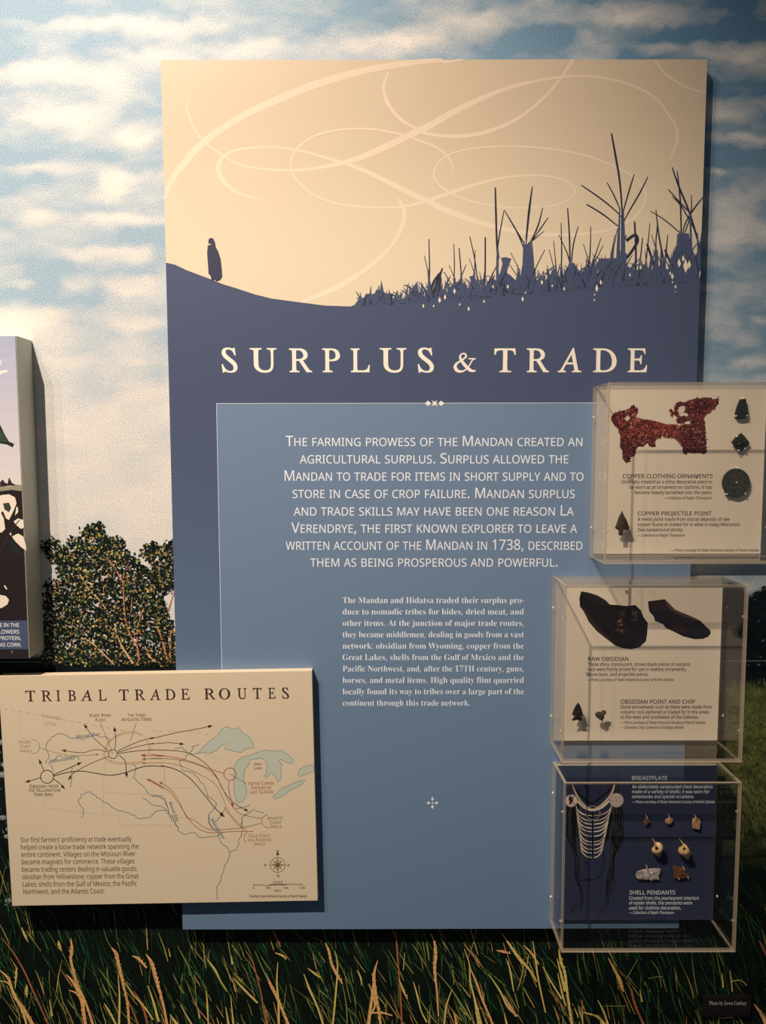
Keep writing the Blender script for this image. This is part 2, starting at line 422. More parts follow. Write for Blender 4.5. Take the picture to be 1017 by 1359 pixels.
def blade(x, y, L, w, a, c, bend=.2, head=False):
    pts = []
    for k in range(5):
        t = k/4; aa = a-bend*(1-t)*.6+bend*t*.5
        pts.append((x+math.sin(a)*L*t+bend*L*.12*math.sin(t*math.pi), y-math.cos(a)*L*t))
    ws = [w*.7, w, w*.85, w*.6, .2]
    if head: ws = [w*.35, w*.35, w*.5, w*1.1, .5]
    P.stroke(pts, ws, c, smooth=False)
for i in range(11500):
    x = gr.uniform(-150, 1200) if i < 7500 else gr.choice((gr.uniform(-800, -140), gr.uniform(1190, 1850))); y = gr.uniform(1150, 1520)
    dense = (y-1150)/300
    side = max(0, (x-760)/260)
    yel = gr.random() < (.06+.30*min(1, max(0, (y-1230)/130)))*(1-.55*min(1, side))
    L = gr.uniform(14, 46)*(1+.3*dense); a = gr.gauss(-.36, .22)
    c = (yell if yel else greens)[gr.randrange(5)]
    j = gr.uniform(.5, 1.1)*(1-.35*min(1, side)); c = (c[0]*j, c[1]*j, c[2]*j, 1)
    clump = value_noise(np.array([x/45.+y/120.]), np.array([y/70.]), 7)[0]
    if gr.random() > .25+1.1*clump: continue
    blade(x, y, L, gr.uniform(.5, 1.3)*(1.1 if yel else 1), a, c, gr.uniform(-.3, .3), head=gr.random() < .3)
def G5(z): return [(a*.2458, 1195+b*.2458) for a, b in z]
def G6(z): return [(240+a*.2556, 1225+b*.2556) for a, b in z]
def G7(z): return [(490+a*.2556, 1225+b*.2556) for a, b in z]
def G8(z): return [(740+a*.2724, 1225+b*.2724) for a, b in z]
o_, y_, r_, g_ = rgb(236, 178, 116), rgb(222, 196, 112), rgb(168, 104, 72), rgb(124, 146, 76)
hero = [
 (G5, [(10, 195), (70, 270), (130, 370), (180, 480), (230, 590), (265, 667)], [1.4, 2.6, 3, 2.6, 2.4], r_),
 (G5, [(0, 370), (50, 420), (80, 510), (130, 580), (180, 667)], [4, 5, 5, 6, 7], o_), (G5, [(-10, 430), (50, 445), (100, 540), (140, 640), (150, 700)], [1, 3, 4, 3], y_),
 (G5, [(385, 200), (392, 260), (385, 310), (400, 380), (415, 430), (430, 470), (470, 560), (505, 667)], [2.5, 6, 4, 5, 5, 4, 4], o_), (G5, [(360, 395), (400, 440), (440, 520), (455, 600), (465, 667)], [2, 5, 7, 6, 5], o_),
 (G5, [(375, 480), (420, 500), (450, 560)], [3, 4, 2], o_), (G5, [(318, 212), (325, 240), (335, 268)], [2, 5, 1.5], y_), (G5, [(335, 268), (380, 360), (440, 480)], [1, 1.2, 1], g_),
 (G5, [(605, 250), (632, 285), (640, 330), (655, 390), (670, 460), (690, 540), (700, 667)], [2, 6, 5, 5, 4, 4, 4], o_), (G5, [(640, 400), (648, 520), (645, 667)], [2, 3, 4], y_), (G5, [(680, 500), (710, 570), (750, 667)], [1.5, 2, 3], r_),
 (G5, [(790, 285), (820, 330), (840, 400), (860, 470), (885, 560), (905, 667)], [2, 6, 6, 5, 3.5, 4], o_), (G5, [(715, 295), (750, 310), (795, 360)], [2, 5, 3], o_), (G5, [(725, 485), (770, 560), (800, 667)], [2, 5, 3], r_), (G5, [(680, 440), (720, 500), (790, 580), (830, 640)], [1, 2, 3, 2], y_),
 (G5, [(800, 455), (830, 540), (860, 650)], [1.5, 3.5, 4], y_), (G5, [(148, 450), (146, 480), (150, 520)], [3, 5, 1], y_), (G5, [(90, 360), (92, 390), (85, 470)], [2, 4, 1], y_), (G5, [(565, 550), (595, 600), (630, 667)], [2, 4, 3], y_), (G5, [(120, 140), (135, 180), (155, 220)], [2, 4, 1], y_), (G5, [(270, 530), (285, 620)], [3, 3], y_),
 (G5, [(912, 255), (922, 300)], [3, 2], y_), (G5, [(960, 240), (1017, 350)], [1.2, 1.2], g_), (G5, [(920, 610), (960, 667)], [3, 6], y_),
 (G6, [(140, 185), (180, 240), (210, 300), (240, 350)], [2, 4, 2, 1], y_), (G6, [(262, 165), (270, 210)], [3, 4], y_), (G6, [(340, 140), (375, 200), (395, 270), (420, 370), (430, 440), (450, 524)], [1.2, 2.4, 2.2, 2.6, 4.5], r_), (G6, [(275, 280), (330, 340), (400, 410)], [1.6, 3.6, 3], y_),
 (G6, [(440, 255), (470, 320), (500, 380), (530, 450), (560, 524)], [2, 5, 5, 4.5, 5], o_), (G6, [(505, 200), (500, 300), (508, 400), (510, 524)], [1, 2.6, 3.4, 4], y_), (G6, [(478, 30), (495, 70), (520, 120)], [5, 4, 2], r_), (G6, [(490, 150), (530, 165), (550, 185)], [2, 4, 1], y_),
 (G6, [(385, 140), (430, 240), (460, 300)], [1, 2, 2], g_), (G6, [(660, 230), (700, 260), (725, 280)], [2, 4, 1.4], y_), (G6, [(750, 100), (770, 140), (785, 210), (810, 260), (840, 310)], [2, 4, 4, 5, 2], o_), (G6, [(800, 140), (815, 220), (802, 400), (790, 524)], [2, 2.4, 3, 3], y_), (G6, [(690, 70), (735, 90)], [3, 2], r_),
 (G6, [(640, 260), (670, 340), (710, 430), (740, 524)], [2, 3.5, 3, 3], y_), (G6, [(840, 310), (860, 420), (865, 524)], [2, 2, 2], g_), (G6, [(915, 240), (935, 280), (940, 320)], [4, 3, 1], y_), (G6, [(1010, 230), (1000, 340), (985, 440), (975, 524)], [3, 6, 5, 6], o_), (G6, [(135, 345), (140, 430), (145, 524)], [2.5, 3, 2], y_), (G6, [(90, 435), (100, 490)], [4, 3], o_), (G6, [(260, 370), (275, 524)], [2.5, 3], y_), (G6, [(0, 140), (40, 220), (80, 330)], [1, 1.6, 1], g_), (G6, [(0, 420), (60, 524)], [2, 3], y_), (G6, [(235, 430), (250, 524)], [3, 4], y_),
 (G7, [(45, 190), (25, 270), (35, 370), (50, 450), (60, 524)], [1, 5, 6, 5, 4], o_), (G7, [(0, 310), (30, 420), (0, 480)], [3, 3, 3], y_), (G7, [(140, 40), (145, 130), (155, 260), (165, 400), (170, 524)], [2.4, 3, 2.6, 3, 2.4], r_), (G7, [(155, 285), (180, 350), (200, 390)], [2, 4, 1], y_), (G7, [(320, 50), (340, 100), (345, 160), (340, 240), (350, 330), (360, 480)], [2.5, 3.6, 6, 5, 3, 2], o_),
 (G7, [(185, 150), (178, 240)], [2.4, 1.4], y_), (G7, [(230, 300), (250, 370), (270, 450), (300, 510)], [1.6, 3, 2, 3], y_), (G7, [(495, 130), (520, 210), (525, 300), (545, 380), (560, 450), (575, 524)], [1.6, 2, 3, 3, 6, 9], y_), (G7, [(520, 220), (555, 300), (590, 400), (630, 490), (640, 524)], [1.6, 3.6, 3.6, 3, 3], o_),
 (G7, [(350, 250), (420, 330), (480, 420), (530, 500)], [1, 2, 3, 3.4], g_), (G7, [(0, 465), (60, 460), (120, 475)], [3, 4, 2], o_), (G7, [(660, 138), (700, 145), (735, 155)], [2, 4.6, 1], o_), (G7, [(690, 50), (730, 110), (780, 180), (830, 235), (870, 300)], [1.6, 3.6, 6, 3.6, 2], y_), (G7, [(800, 110), (840, 150), (880, 210)], [2, 3.6, 2], o_), (G7, [(850, 90), (865, 200), (880, 300), (915, 460)], [2.2, 3, 2.6, 2], y_),
 (G7, [(720, 190), (735, 260), (750, 350)], [2, 3, 1.6], y_), (G7, [(620, 260), (680, 350), (720, 430), (770, 480)], [1, 3, 4, 2.4], y_), (G7, [(700, 370), (740, 440), (760, 480)], [2, 4, 2], o_), (G7, [(900, 220), (950, 310), (1000, 390)], [1.4, 2.6, 3], y_), (G7, [(975, 180), (995, 260), (1017, 350)], [2, 4, 5], y_), (G7, [(430, 340), (400, 430), (390, 524)], [1.4, 3, 3], y_), (G7, [(440, 455), (455, 524)], [5, 5], o_), (G7, [(700, 460), (715, 524)], [3.6, 4], y_), (G7, [(110, 365), (150, 460), (180, 524)], [1.4, 2, 2], r_), (G7, [(930, 340), (980, 400), (1017, 440)], [1, 2, 2], r_),
 (G8, [(5, 120), (15, 180), (35, 240), (45, 320), (60, 430), (70, 492)], [4, 6, 4, 4, 4], y_), (G8, [(245, 165), (280, 230), (305, 280), (320, 330)], [1.6, 4, 6, 2], o_), (G8, [(335, 280), (360, 330), (375, 390), (400, 450), (420, 492)], [5, 4, 4, 3.4], r_), (G8, [(400, 320), (410, 380)], [2.4, 3], y_), (G8, [(60, 260), (110, 330), (170, 430)], [1, 2.6, 2.6], rgb(34, 78, 54)), (G8, [(120, 430), (190, 450), (230, 492)], [2, 4, 5], y_), (G8, [(195, 370), (225, 430), (245, 492)], [1, 3, 4], y_),
 (G8, [(540, 240), (555, 330), (575, 420)], [1.6, 3, 1.4], rgb(34, 84, 56)), (G8, [(455, 180), (490, 230), (505, 310)], [1, 1.6, 1.4], g_), (G8, [(800, 240), (805, 310)], [2.5, 3], y_), (G8, [(838, 225), (845, 280), (850, 330)], [2.5, 2, 2], o_), (G8, [(845, 280), (890, 275), (920, 300)], [1.2, 1.6, 1], y_), (G8, [(980, 80), (1000, 120), (1017, 150)], [4, 6, 3], rgb(150, 100, 78)), (G8, [(955, 390), (985, 430), (1017, 492)], [3, 5, 7], o_), (G8, [(780, 460), (850, 455)], [2, 1.6], y_), (G8, [(220, 400), (330, 400)], [1, 1.6], g_), (G8, [(440, 265), (510, 255)], [1.2, 1.6], g_), (G8, [(0, 240), (20, 330), (40, 400)], [3, 3, 2], y_), (G8, [(390, 170), (350, 240), (330, 270)], [1, 1.6, 2], g_),
]
hr = random.Random(77)
for fn, pts, w, c in hero:
    q = fn(pts)
    w = [x*.74 for x in w]; w[0] = min(w[0], .7)
    P.stroke(q, w, c)
    # ears of grain: small spikelets on the broad parts
    for i in range(len(q)-1):
        for t in (0, .33, .66):
            x = q[i][0]+(q[i+1][0]-q[i][0])*t; y = q[i][1]+(q[i+1][1]-q[i][1])*t
            ww = w[min(i, len(w)-1)]
            if ww > 2.6:
                s = hr.choice((-1, 1)); j = hr.uniform(.6, 1.2)
                P.stroke([(x+s*ww*.2, y), (x+s*ww*.75-.6, y-ww*.9)], [ww*.5, .3], (c[0]*j, c[1]*j, c[2]*j*.9, 1), smooth=False)
                P.stroke([(x-s*ww*.1, y+1), (x-s*ww*.35, y-ww*.6)], [ww*.25, .2], (c[0]*.3, c[1]*.25, c[2]*.25, 1), smooth=False)
P.build('printed_grass', wall).__setitem__('kind', 'stuff')
# seam between two sheets of the mural
P = Print(0, 1e-6, 6e-4)
P.stroke([(-900, 878), (240, 878.5)], [.8], rgb(150, 150, 140), smooth=False); P.stroke([(-900, 879.5), (240, 880)], [1], rgb(20, 22, 20), smooth=False)
P.stroke([(890, 877), (1900, 877)], [.7], rgb(130, 140, 140), smooth=False)
P.build('mural_seam', wall)

# ------------------------------------------------------------------ the large title panel
TM = .028
mx0, mx1, mz0, mz1 = -.4664, .690, EYE-1.1163, EYE+.8185
main = empty('exhibit_panel', ((mx0+mx1)/2, 0, mz0), 'tall blue and tan exhibit panel with corn silhouette and big white title', 'panel')
edge_dark = simple('panel_edge', rgb(70, 78, 96), .5)
box('panel_body', mx0, mx1, -TM, 0, mz0, mz1, edge_dark, main)
# printed face as a fine grid: tan sky that warms to the horizon, navy that turns into mid blue
nxm, nzm = 24, 90
gx, gz = np.meshgrid(np.linspace(mx0, mx1, nxm), np.linspace(mz0, mz1, nzm))
ppx, ppy = PX(gx.ravel(), gz.ravel(), TM)
tan_hi, tan_lo = np.array(rgb(206, 185, 160)), np.array(rgb(232, 213, 185))
t = np.clip((ppy-110)/290, 0, 1)[:, None]; t = t*t*(3-2*t)
gxn = np.exp(-((ppx-590)/260)**2)[:, None]
ct = tan_hi*(1-t)+tan_lo*t
verts = np.stack([gx.ravel(), np.full(gx.size, -TM-1.2e-4), gz.ravel()], 1)
faces = [(j*nxm+i, j*nxm+i+1, (j+1)*nxm+i+1, (j+1)*nxm+i) for j in range(nzm-1) for i in range(nxm-1)]
mesh('printed_sky', verts, faces, PANEL, main, ct)
# flourishes
def A(z): return [(200+a*.3736, 60+b*.3736) for a, b in z]
def B(z): return [(560+a*.3933, 60+b*.3933) for a, b in z]
P = Print(TM, 4e-7, 1.8e-4)
fl_c = lambda x, y: lerp(rgb(222, 199, 176), rgb(242, 224, 198), min(1, max(0, (y-110)/290)))
P.stroke(A([(52, 545), (70, 490), (110, 430), (200, 335), (330, 250), (470, 185), (600, 135), (750, 92), (900, 66), (1017, 54)])+B([(80, 56), (140, 48)]), [4, 8, 9, 9, 9, 10, 10, 9, 8, 6, 4, 2], fl_c)
P.stroke(A([(150, 150), (138, 170), (130, 215), (140, 260), (175, 325), (240, 380), (320, 425), (400, 440), (500, 445), (600, 435), (720, 408), (830, 363), (930, 315)])+B([(20, 275), (100, 230), (200, 180), (300, 142), (400, 118), (480, 107), (560, 105), (640, 115), (720, 140), (790, 180), (830, 230), (858, 280), (860, 330), (835, 388)]),
         [1, 1.4, 1.8, 2, 2.4, 2.6, 2.6, 2.6, 3, 4, 6, 8, 9, 9.5, 9, 7.5, 6, 5, 4, 3.5, 3.5, 3.5, 3.5, 3.5, 3, 3, 3, 1.5], fl_c)
P.stroke(A([(410, 545), (370, 543), (310, 525), (265, 490), (242, 450), (245, 415), (275, 385), (330, 368), (420, 362), (500, 370), (560, 382), (640, 405), (720, 430), (800, 465), (900, 515), (1000, 562)])+B([(60, 548), (120, 573), (200, 600), (300, 625), (400, 638), (500, 640), (600, 630), (680, 605), (730, 570), (755, 520), (745, 480), (710, 440), (650, 410), (560, 375), (450, 352), (350, 343), (250, 342), (150, 352), (80, 375), (45, 415), (45, 455), (90, 495), (160, 525), (260, 545), (370, 550), (450, 540), (500, 520), (518, 495), (500, 465), (440, 445), (350, 440), (250, 452), (150, 480), (50, 515)])+A([(940, 566), (850, 577), (720, 572), (620, 550), (550, 510), (505, 460), (498, 420), (515, 375), (560, 335), (620, 310), (700, 298), (800, 300), (900, 320), (970, 345)])+B([(20, 332), (60, 352), (95, 385), (107, 428)]),
         [1.5, 3, 4, 6, 7, 6, 4, 3, 2.4, 2.4, 3, 4, 5, 6, 7, 8, 8, 8, 7, 6, 5, 4.5, 4, 3.6, 3, 3, 2.6, 2.6, 2.4, 2.4, 2.4, 2.2, 2.2, 2.2, 2.2, 2.2, 2.2, 2.2, 2.2, 2.2, 2.2, 2.2, 2.2, 2.2, 2.2, 2.6, 3.2, 4, 5, 5, 4, 2.6, 2.6, 2.4, 2.4, 2.4, 2.4, 2.4, 2.4, 2.6, 2.6, 2.8, 2.8, 3, 3, 3, 2.6, 1.2], fl_c)
P.stroke(A([(845, 95), (828, 150), (845, 210), (890, 265), (950, 300)])+B([(0, 295), (60, 305), (120, 308), (200, 298), (280, 270), (350, 230), (420, 170), (470, 110), (500, 66), (512, 50)]), [2.5, 4, 5, 4.6, 4, 4, 4, 5, 5.5, 5.5, 5, 4.6, 4.4, 4.4, 5, 5], fl_c)
P.stroke(A([(880, 545), (902, 590), (892, 650), (850, 720), (780, 785), (700, 840), (620, 880), (540, 912)]), [2, 6, 6, 5, 6, 8, 8, 4], fl_c)
P.stroke(B([(788, 50), (820, 95), (880, 135), (925, 153), (959, 161)]), [4, 4, 3.4, 3, 3], fl_c)
P.build('printed_flourish', main)

# dune and corn field silhouette
def C(z): return [(440+a*.5113, 240+b*.5113) for a, b in z]
navy_hi, navy_mid, blue_in = rgb(77, 86, 114), rgb(88, 101, 130), rgb(118, 138, 166)
dune = A([(57, 775), (85, 779), (130, 800), (210, 830), (260, 850), (300, 862), (370, 885), (430, 900), (520, 912), (620, 925)])
corn = C([(50, 326), (60, 322), (70, 308), (85, 302), (92, 292), (100, 296), (112, 292), (118, 280), (124, 293), (130, 258), (136, 288), (150, 296), (155, 310), (158, 300), (163, 318), (175, 326), (185, 332), (195, 318), (203, 296), (212, 275), (222, 262), (228, 290), (235, 282), (240, 318), (256, 326), (262, 300), (270, 270), (278, 262), (284, 240), (287, 258), (282, 300), (292, 325), (300, 332), (304, 308), (312, 300), (318, 285), (330, 262), (342, 264), (352, 276), (350, 306), (358, 318), (365, 290), (362, 262), (358, 248), (370, 246), (378, 262), (384, 304), (395, 290), (402, 268), (414, 252), (428, 258), (438, 238), (444, 215), (440, 200), (452, 198), (467, 202), (460, 222), (454, 238), (466, 246), (478, 258), (490, 252), (498, 205), (502, 165), (516, 163), (519, 200), (517, 230), (530, 226), (531, 252), (528, 285), (540, 295), (550, 280), (560, 285), (566, 250), (574, 232), (582, 226), (590, 246), (600, 252), (608, 230), (618, 216), (630, 212), (638, 226), (648, 240), (655, 262), (668, 280), (680, 286), (688, 262), (693, 240), (694, 202), (740, 200), (752, 205), (756, 180), (768, 190), (762, 215), (775, 225), (786, 240), (800, 225), (812, 215), (818, 232), (832, 238), (840, 222), (852, 238), (866, 240), (878, 258), (884, 230), (888, 190), (896, 165), (898, 138), (928, 136), (932, 165), (944, 195), (950, 185), (956, 160), (962, 130)])
Pm = Print(TM, 3e-7, 3.2e-4)
def navy_at(y):
    t = min(1, max(0, (y-480)/640)); t = t*t*(3-2*t)
    return lerp(navy_hi, rgb(106, 131, 161), t) if y > 395 else navy_hi
def edge_x(side, y):
    (xa, _), (xb, _) = PX(np.array([side]), np.array([mz1]), TM)[0:1][0:1], (0, 0)
    return xa
def panel_edge(side, y):
    """pixel x of the panel's side edge at pixel row y"""
    z = U(500, y, TM)[1]
    return float(PX(side, z, TM)[0])
top_line = [(panel_edge(mx0, 348), 348.5)]+dune[1:]+corn
pe = [(panel_edge(mx1, 300), 296), (panel_edge(mx1, 425), 425)]
poly = top_line+pe+[(panel_edge(mx0, 425), 425)]
Pm.poly(poly, navy_hi)
# rows of the outer field down to the foot of the panel, colour turning gradually
base = len(Pm.v); rows = 60
for j in range(rows+1):
    y = 420+(1245-420)*j/rows
    z = max(U(500, y, TM)[1], mz0)
    for x in (mx0, mx1):
        Pm.v.append((x, -Pm.k+3e-5, z)); Pm.c.append(navy_at(y))
for j in range(rows):
    q = base+2*j; Pm.f.append((q, q+2, q+3, q+1))
# tassels, stalks and leaves
rr_c = random.Random(13)
st = [([(640, 298), (655, 380), (668, 460), (676, 560), (678, 680)], [2.4, 3.4, 3, 2.4, 3]), ([(538, 472), (600, 515), (650, 555), (674, 580)], [1.6, 2.4, 2, 1.6]), ([(556, 537), (610, 570), (664, 612)], [2, 2.4, 1.6]), ([(625, 463), (650, 510), (668, 552)], [1.4, 2.2, 1.6]), ([(717, 436), (700, 490), (680, 560)], [1.4, 2.4, 1.8]), ([(763, 444), (735, 500), (700, 560), (682, 595)], [1.4, 2.4, 2, 1.4]),
      ([(845, 412), (865, 470), (905, 570), (940, 690)], [1.6, 3, 3, 3]), ([(832, 486), (870, 530), (905, 565)], [1.4, 2.4, 2]), ([(862, 425), (872, 520), (876, 640)], [1.6, 2.6, 2.2]), ([(950, 512), (920, 550), (890, 600), (880, 640)], [1.4, 2.4, 2, 1.6]), ([(910, 505), (908, 570), (885, 640)], [1.2, 2, 1.6]), ([(845, 510), (880, 550), (930, 640)], [1.2, 2, 2]), ([(772, 560), (820, 590), (870, 632)], [1.2, 1.8, 1.6]),
      ([(248, 480), (250, 560), (253, 660), (258, 720)], [2.2, 3, 3, 4]), ([(278, 556), (262, 640), (255, 690)], [1.2, 2, 2]), ([(373, 476), (362, 560), (352, 660)], [1.4, 3.6, 2.4]), ([(280, 558), (310, 610), (345, 668)], [1.2, 2.4, 2]), ([(305, 600), (330, 650), (350, 700)], [1, 2, 2]), ([(408, 548), (392, 610), (365, 668)], [1.2, 2.4, 2]), ([(426, 582), (400, 620), (370, 662)], [1.2, 2, 1.6]), ([(412, 628), (385, 650), (360, 670)], [1, 1.6, 1.6]),
      ([(492, 550), (498, 640), (500, 730)], [1.8, 2.4, 2.4]), ([(528, 612), (512, 670), (505, 730)], [1.2, 2, 2]), ([(462, 640), (490, 700), (500, 740)], [1, 1.8, 1.8]), ([(470, 600), (472, 700), (470, 760)], [1.2, 2, 2]), ([(570, 612), (568, 700), (560, 780)], [1.2, 2, 2]), ([(545, 670), (560, 720), (566, 760)], [1, 1.6, 1.6]), ([(605, 650), (585, 710), (570, 760)], [1, 1.8, 1.6]), ([(612, 675), (590, 720), (572, 750)], [1, 1.4, 1.4]),
      ([(24, 654), (26, 760), (24, 850)], [1.4, 2, 2]), ([(8, 710), (20, 760)], [1, 1.4]), ([(70, 752), (52, 800), (30, 860)], [2, 5, 5]), ([(60, 768), (40, 800), (28, 840)], [2, 4, 3]), ([(75, 765), (105, 815)], [1.4, 1.4]), ([(108, 670), (110, 740), (108, 800)], [1, 1.6, 1.6]), ([(126, 685), (132, 760)], [1.6, 2]), ([(92, 742), (112, 790)], [1, 1.4]), ([(162, 646), (178, 720), (186, 780)], [1.4, 1.8, 1.8]), ([(180, 690), (178, 760)], [1, 1.4]), ([(160, 720), (178, 770)], [1, 1.4]), ([(214, 648), (214, 740), (212, 820)], [2.2, 2.4, 2.4]), ([(150, 740), (130, 790), (120, 830)], [1, 1.6, 2]), ([(256, 738), (230, 790), (200, 850)], [1, 2, 2]),
      ([(430, 690), (445, 750)], [1, 1.4]), ([(445, 660), (452, 740)], [1, 1.6]), ([(415, 690), (390, 740), (375, 780)], [1, 1.4, 1.4]), ([(300, 700), (330, 760)], [1, 1.4]), ([(295, 740), (330, 790)], [1, 1.6]),
      ([(718, 595), (722, 680), (722, 760)], [2.6, 3, 3]), ([(745, 650), (738, 720)], [1.6, 2]), ([(770, 600), (762, 680), (755, 740)], [1, 1.8, 2]), ([(790, 555), (800, 640), (815, 720)], [1.4, 2.4, 3]), ([(796, 600), (790, 660)], [1.6, 2]), ([(660, 620), (648, 680)], [1, 1.6]), ([(652, 640), (640, 700)], [1, 1.4]), ([(830, 640), (822, 720)], [1.2, 3]), ([(760, 670), (790, 760)], [3, 5]), ([(820, 690), (860, 780)], [3, 5]), ([(690, 660), (720, 640), (728, 660), (712, 690), (690, 720)], [5, 4, 4.6, 4, 4]), ([(775, 640), (795, 700)], [1, 2]), ([(690, 640), (672, 700)], [1.4, 3])]
Pm.k += 2e-5
Pm.poly([(500, 412), (520, 398), (600, 388), (700, 374), (790, 362), (panel_edge(mx1, 355)-.5, 355), (panel_edge(mx1, 420)-.5, 420), (500, 420)], navy_hi)
for pts, w in st: Pm.stroke(B(pts), [x*.86 for x in w], rgb(46, 50, 70))
Pm.k += 1e-5
for pts, w in st:
    ex, ey = B(pts)[-1]
    yb = 402-34*min(1, max(0, (ex-500)/430))
    if ey < yb: Pm.stroke([(ex, ey-2), (ex+rr_c.uniform(-2, 2), (ey+yb)/2), (ex+rr_c.uniform(-3, 3), yb+4)], [1.4, 3.4, 6], navy_hi)
rr = random.Random(5)
for i in range(420):
    x = 478+450*(rr.random()**.9); ybase = 408-34*((x-478)/450)-rr.uniform(0, 10)
    L = rr.uniform(8, 30)*(.6+1.1*(x-478)/450); a = rr.gauss(0, .38)
    Pm.stroke([(x, ybase), (x+math.sin(a)*L*.5, ybase-L*.55), (x+math.sin(a)*L*1.1, ybase-L*math.cos(a))], [rr.uniform(2, 4.2), 1.9, .3], navy_hi if rr.random() < .85 else rgb(56, 60, 82))
# pieces of sky between the leaves
for x, y, h in [(432, 262, 9), (433, 254, 5), (340, 857, 18), (350, 835, 8), (480, 822, 14), (290, 815, 16), (240, 815, 12), (210, 865, 12), (158, 890, 16), (60, 860, 22), (78, 850, 20), (40, 880, 10), (582, 860, 8), (590, 820, 26), (604, 800, 18), (583, 842, 8), (845, 780, 22), (838, 770, 14), (846, 800, 8), (856, 815, 14), (855, 832, 5), (868, 735, 32), (890, 745, 48), (882, 720, 24), (902, 740, 30), (940, 770, 20), (936, 780, 6), (738, 750, 16), (702, 775, 12), (405, 800, 18), (420, 780, 14), (110, 830, 20), (128, 875, 10), (5, 880, 14), (440, 812, 10)]:
    if y < 400: continue
    X, Y = B([(x, y)])[0]; h *= .3933
    Pm.poly([(X, Y-h/2), (X+h*.16+.5, Y+h*.1), (X-.2, Y+h/2), (X-h*.14-.5, Y)], rgb(244, 228, 196))
# the standing figure in a robe
Pm.poly(A([(203, 712), (201, 740), (204, 780), (206, 812), (213, 818), (217, 836), (228, 832), (232, 838), (246, 834), (254, 822), (252, 790), (248, 758), (240, 732), (231, 716), (226, 706)]), rgb(60, 62, 84))
Pm.poly(A([(205, 703), (206, 690), (214, 684), (223, 687), (228, 698), (231, 716), (222, 708), (210, 704)]), rgb(60, 62, 84))
Pm.v = [(min(a_, mx1), b_, c_) for a_, b_, c_ in Pm.v]
Pm.build('printed_field', main, PANEL)

# lighter inner field with a hairline frame
Pi = Print(TM, 2e-6, 5.2e-4)
fx0, fz1 = U(287.5, 535.5, TM)
base = len(Pi.v); rows = 50
for j in range(rows+1):
    z = fz1+(mz0-fz1)*j/rows
    t = j/rows
    for x in (fx0, mx1):
        Pi.v.append((x, -Pi.k, z)); Pi.c.append(lerp(blue_in, rgb(106, 131, 161), t))
for j in range(rows):
    q = base+2*j; Pi.f.append((q, q+2, q+3, q+1))
Pi.build('printed_field', main, PANEL)
Pl = Print(TM, 2e-6, 6.6e-4)
lw = rgb(224, 226, 236); lw_m = .0011
def wrect(P, x0, x1, z0, z1, c): P.poly_w([(x0, z0), (x1, z0), (x1, z1), (x0, z1)], c)
gap0, gap1 = U(566, 535, TM)[0], U(589, 535, TM)[0]
wrect(Pl, fx0, gap0, fz1-lw_m/2, fz1+lw_m/2, lw); wrect(Pl, gap1, mx1, fz1-lw_m/2, fz1+lw_m/2, lw)
wrect(Pl, fx0-lw_m/2, fx0+lw_m/2, mz0+.14, fz1+lw_m/2, lw)
Pl.build('frame_line', main)
# ornaments
Po = Print(TM, 2e-6, 7e-4)
cx, cy = 577, 535.3; ow = rgb(250, 240, 226)
for s in (-1, 1):
    Po.poly([(cx+s*4.6, cy), (cx+s*8.6, cy-3.6), (cx+s*13, cy), (cx+s*8.6, cy+3.6)], ow)
for k in range(8):
    a = k*math.pi/4; L = 5.2 if k % 2 else 3.2
    Po.stroke([(cx, cy), (cx+math.cos(a)*L, cy+math.sin(a)*L)], [2.4, .5], ow, smooth=False)
cx, cy = 574.2, 1065.4
for k in range(4):
    a = k*math.pi/2; ca, sa = math.cos(a), math.sin(a)
    Po.poly([(cx+ca*2.3, cy+sa*2.3), (cx+ca*5.1-sa*2, cy+sa*5.1+ca*2), (cx+ca*8.2, cy+sa*8.2), (cx+ca*5.1+sa*2, cy+sa*5.1-ca*2)], rgb(236, 236, 238))
Po.disc(cx, cy, 1.2, rgb(240, 240, 240), 8)
Po.build('printed_ornament', main)
# title
Pt = Print(TM, 5e-7, 4.2e-4); tw = rgb(252, 240, 222)
for ch, a, b in [('S', 294.5, 315.5), ('U', 332, 367.5), ('R', 384, 414.5), ('P', 428, 451.5), ('L', 465.5, 491), ('U', 504, 539.5), ('S', 554.5, 576), ('T', 656, 684.5), ('R', 699, 728.8), ('A', 740.5, 771.8), ('D', 787, 818.3), ('E', 832.8, 859)]:
    text(Pt, ch, a, b, 493.6, 31.2 if ch not in 'SU' else 31.6, tw, 'roman')
def amp(z): return [(603+(a-102)*.3245, 469+(b-90)*.3245) for a, b in z]
Pt.stroke(amp([(188, 112), (176, 118), (165, 138), (150, 156), (132, 164), (114, 160), (106, 146), (112, 132), (132, 118), (150, 104), (146, 92), (134, 92), (126, 102), (130, 116), (144, 136), (164, 156), (178, 162), (190, 160)]), [1.4, 1.6, 1.6, 1.6, 2.6, 4.2, 4.4, 3, 1.8, 2.6, 2, 1.8, 2.4, 3.4, 4.4, 4.4, 3, 1.6], tw)
Pt.stroke(amp([(160, 112), (190, 112)]), [1.6, 1.6], tw, smooth=False)
Pt.build('title_lettering', main)
Pb = Print(TM, 5e-7, 6.2e-4); bw = rgb(250, 250, 255)
for s, a, b, y in [('The farming prowess of the Mandan created an', 379.5, 773, 592), ('agricultural surplus. Surplus allowed the', 398, 754.5, 615), ('Mandan to trade for items in short supply and to', 378, 774.4, 638), ('store in case of crop failure. Mandan surplus', 388.5, 763, 661),
                   ('and trade skills may have been one reason La', 390, 761.5, 684.2), ('Verendrye, the first known explorer to leave a', 387, 766, 707), ('written account of the Mandan in 1738, described', 379.5, 773, 729.6), ('them as being prosperous and powerful.', 412, 740, 752)]:
    text(Pb, s, a, b, y, 13.6, bw, 'sans', small=.80)
Pb.build('body_lettering', main)
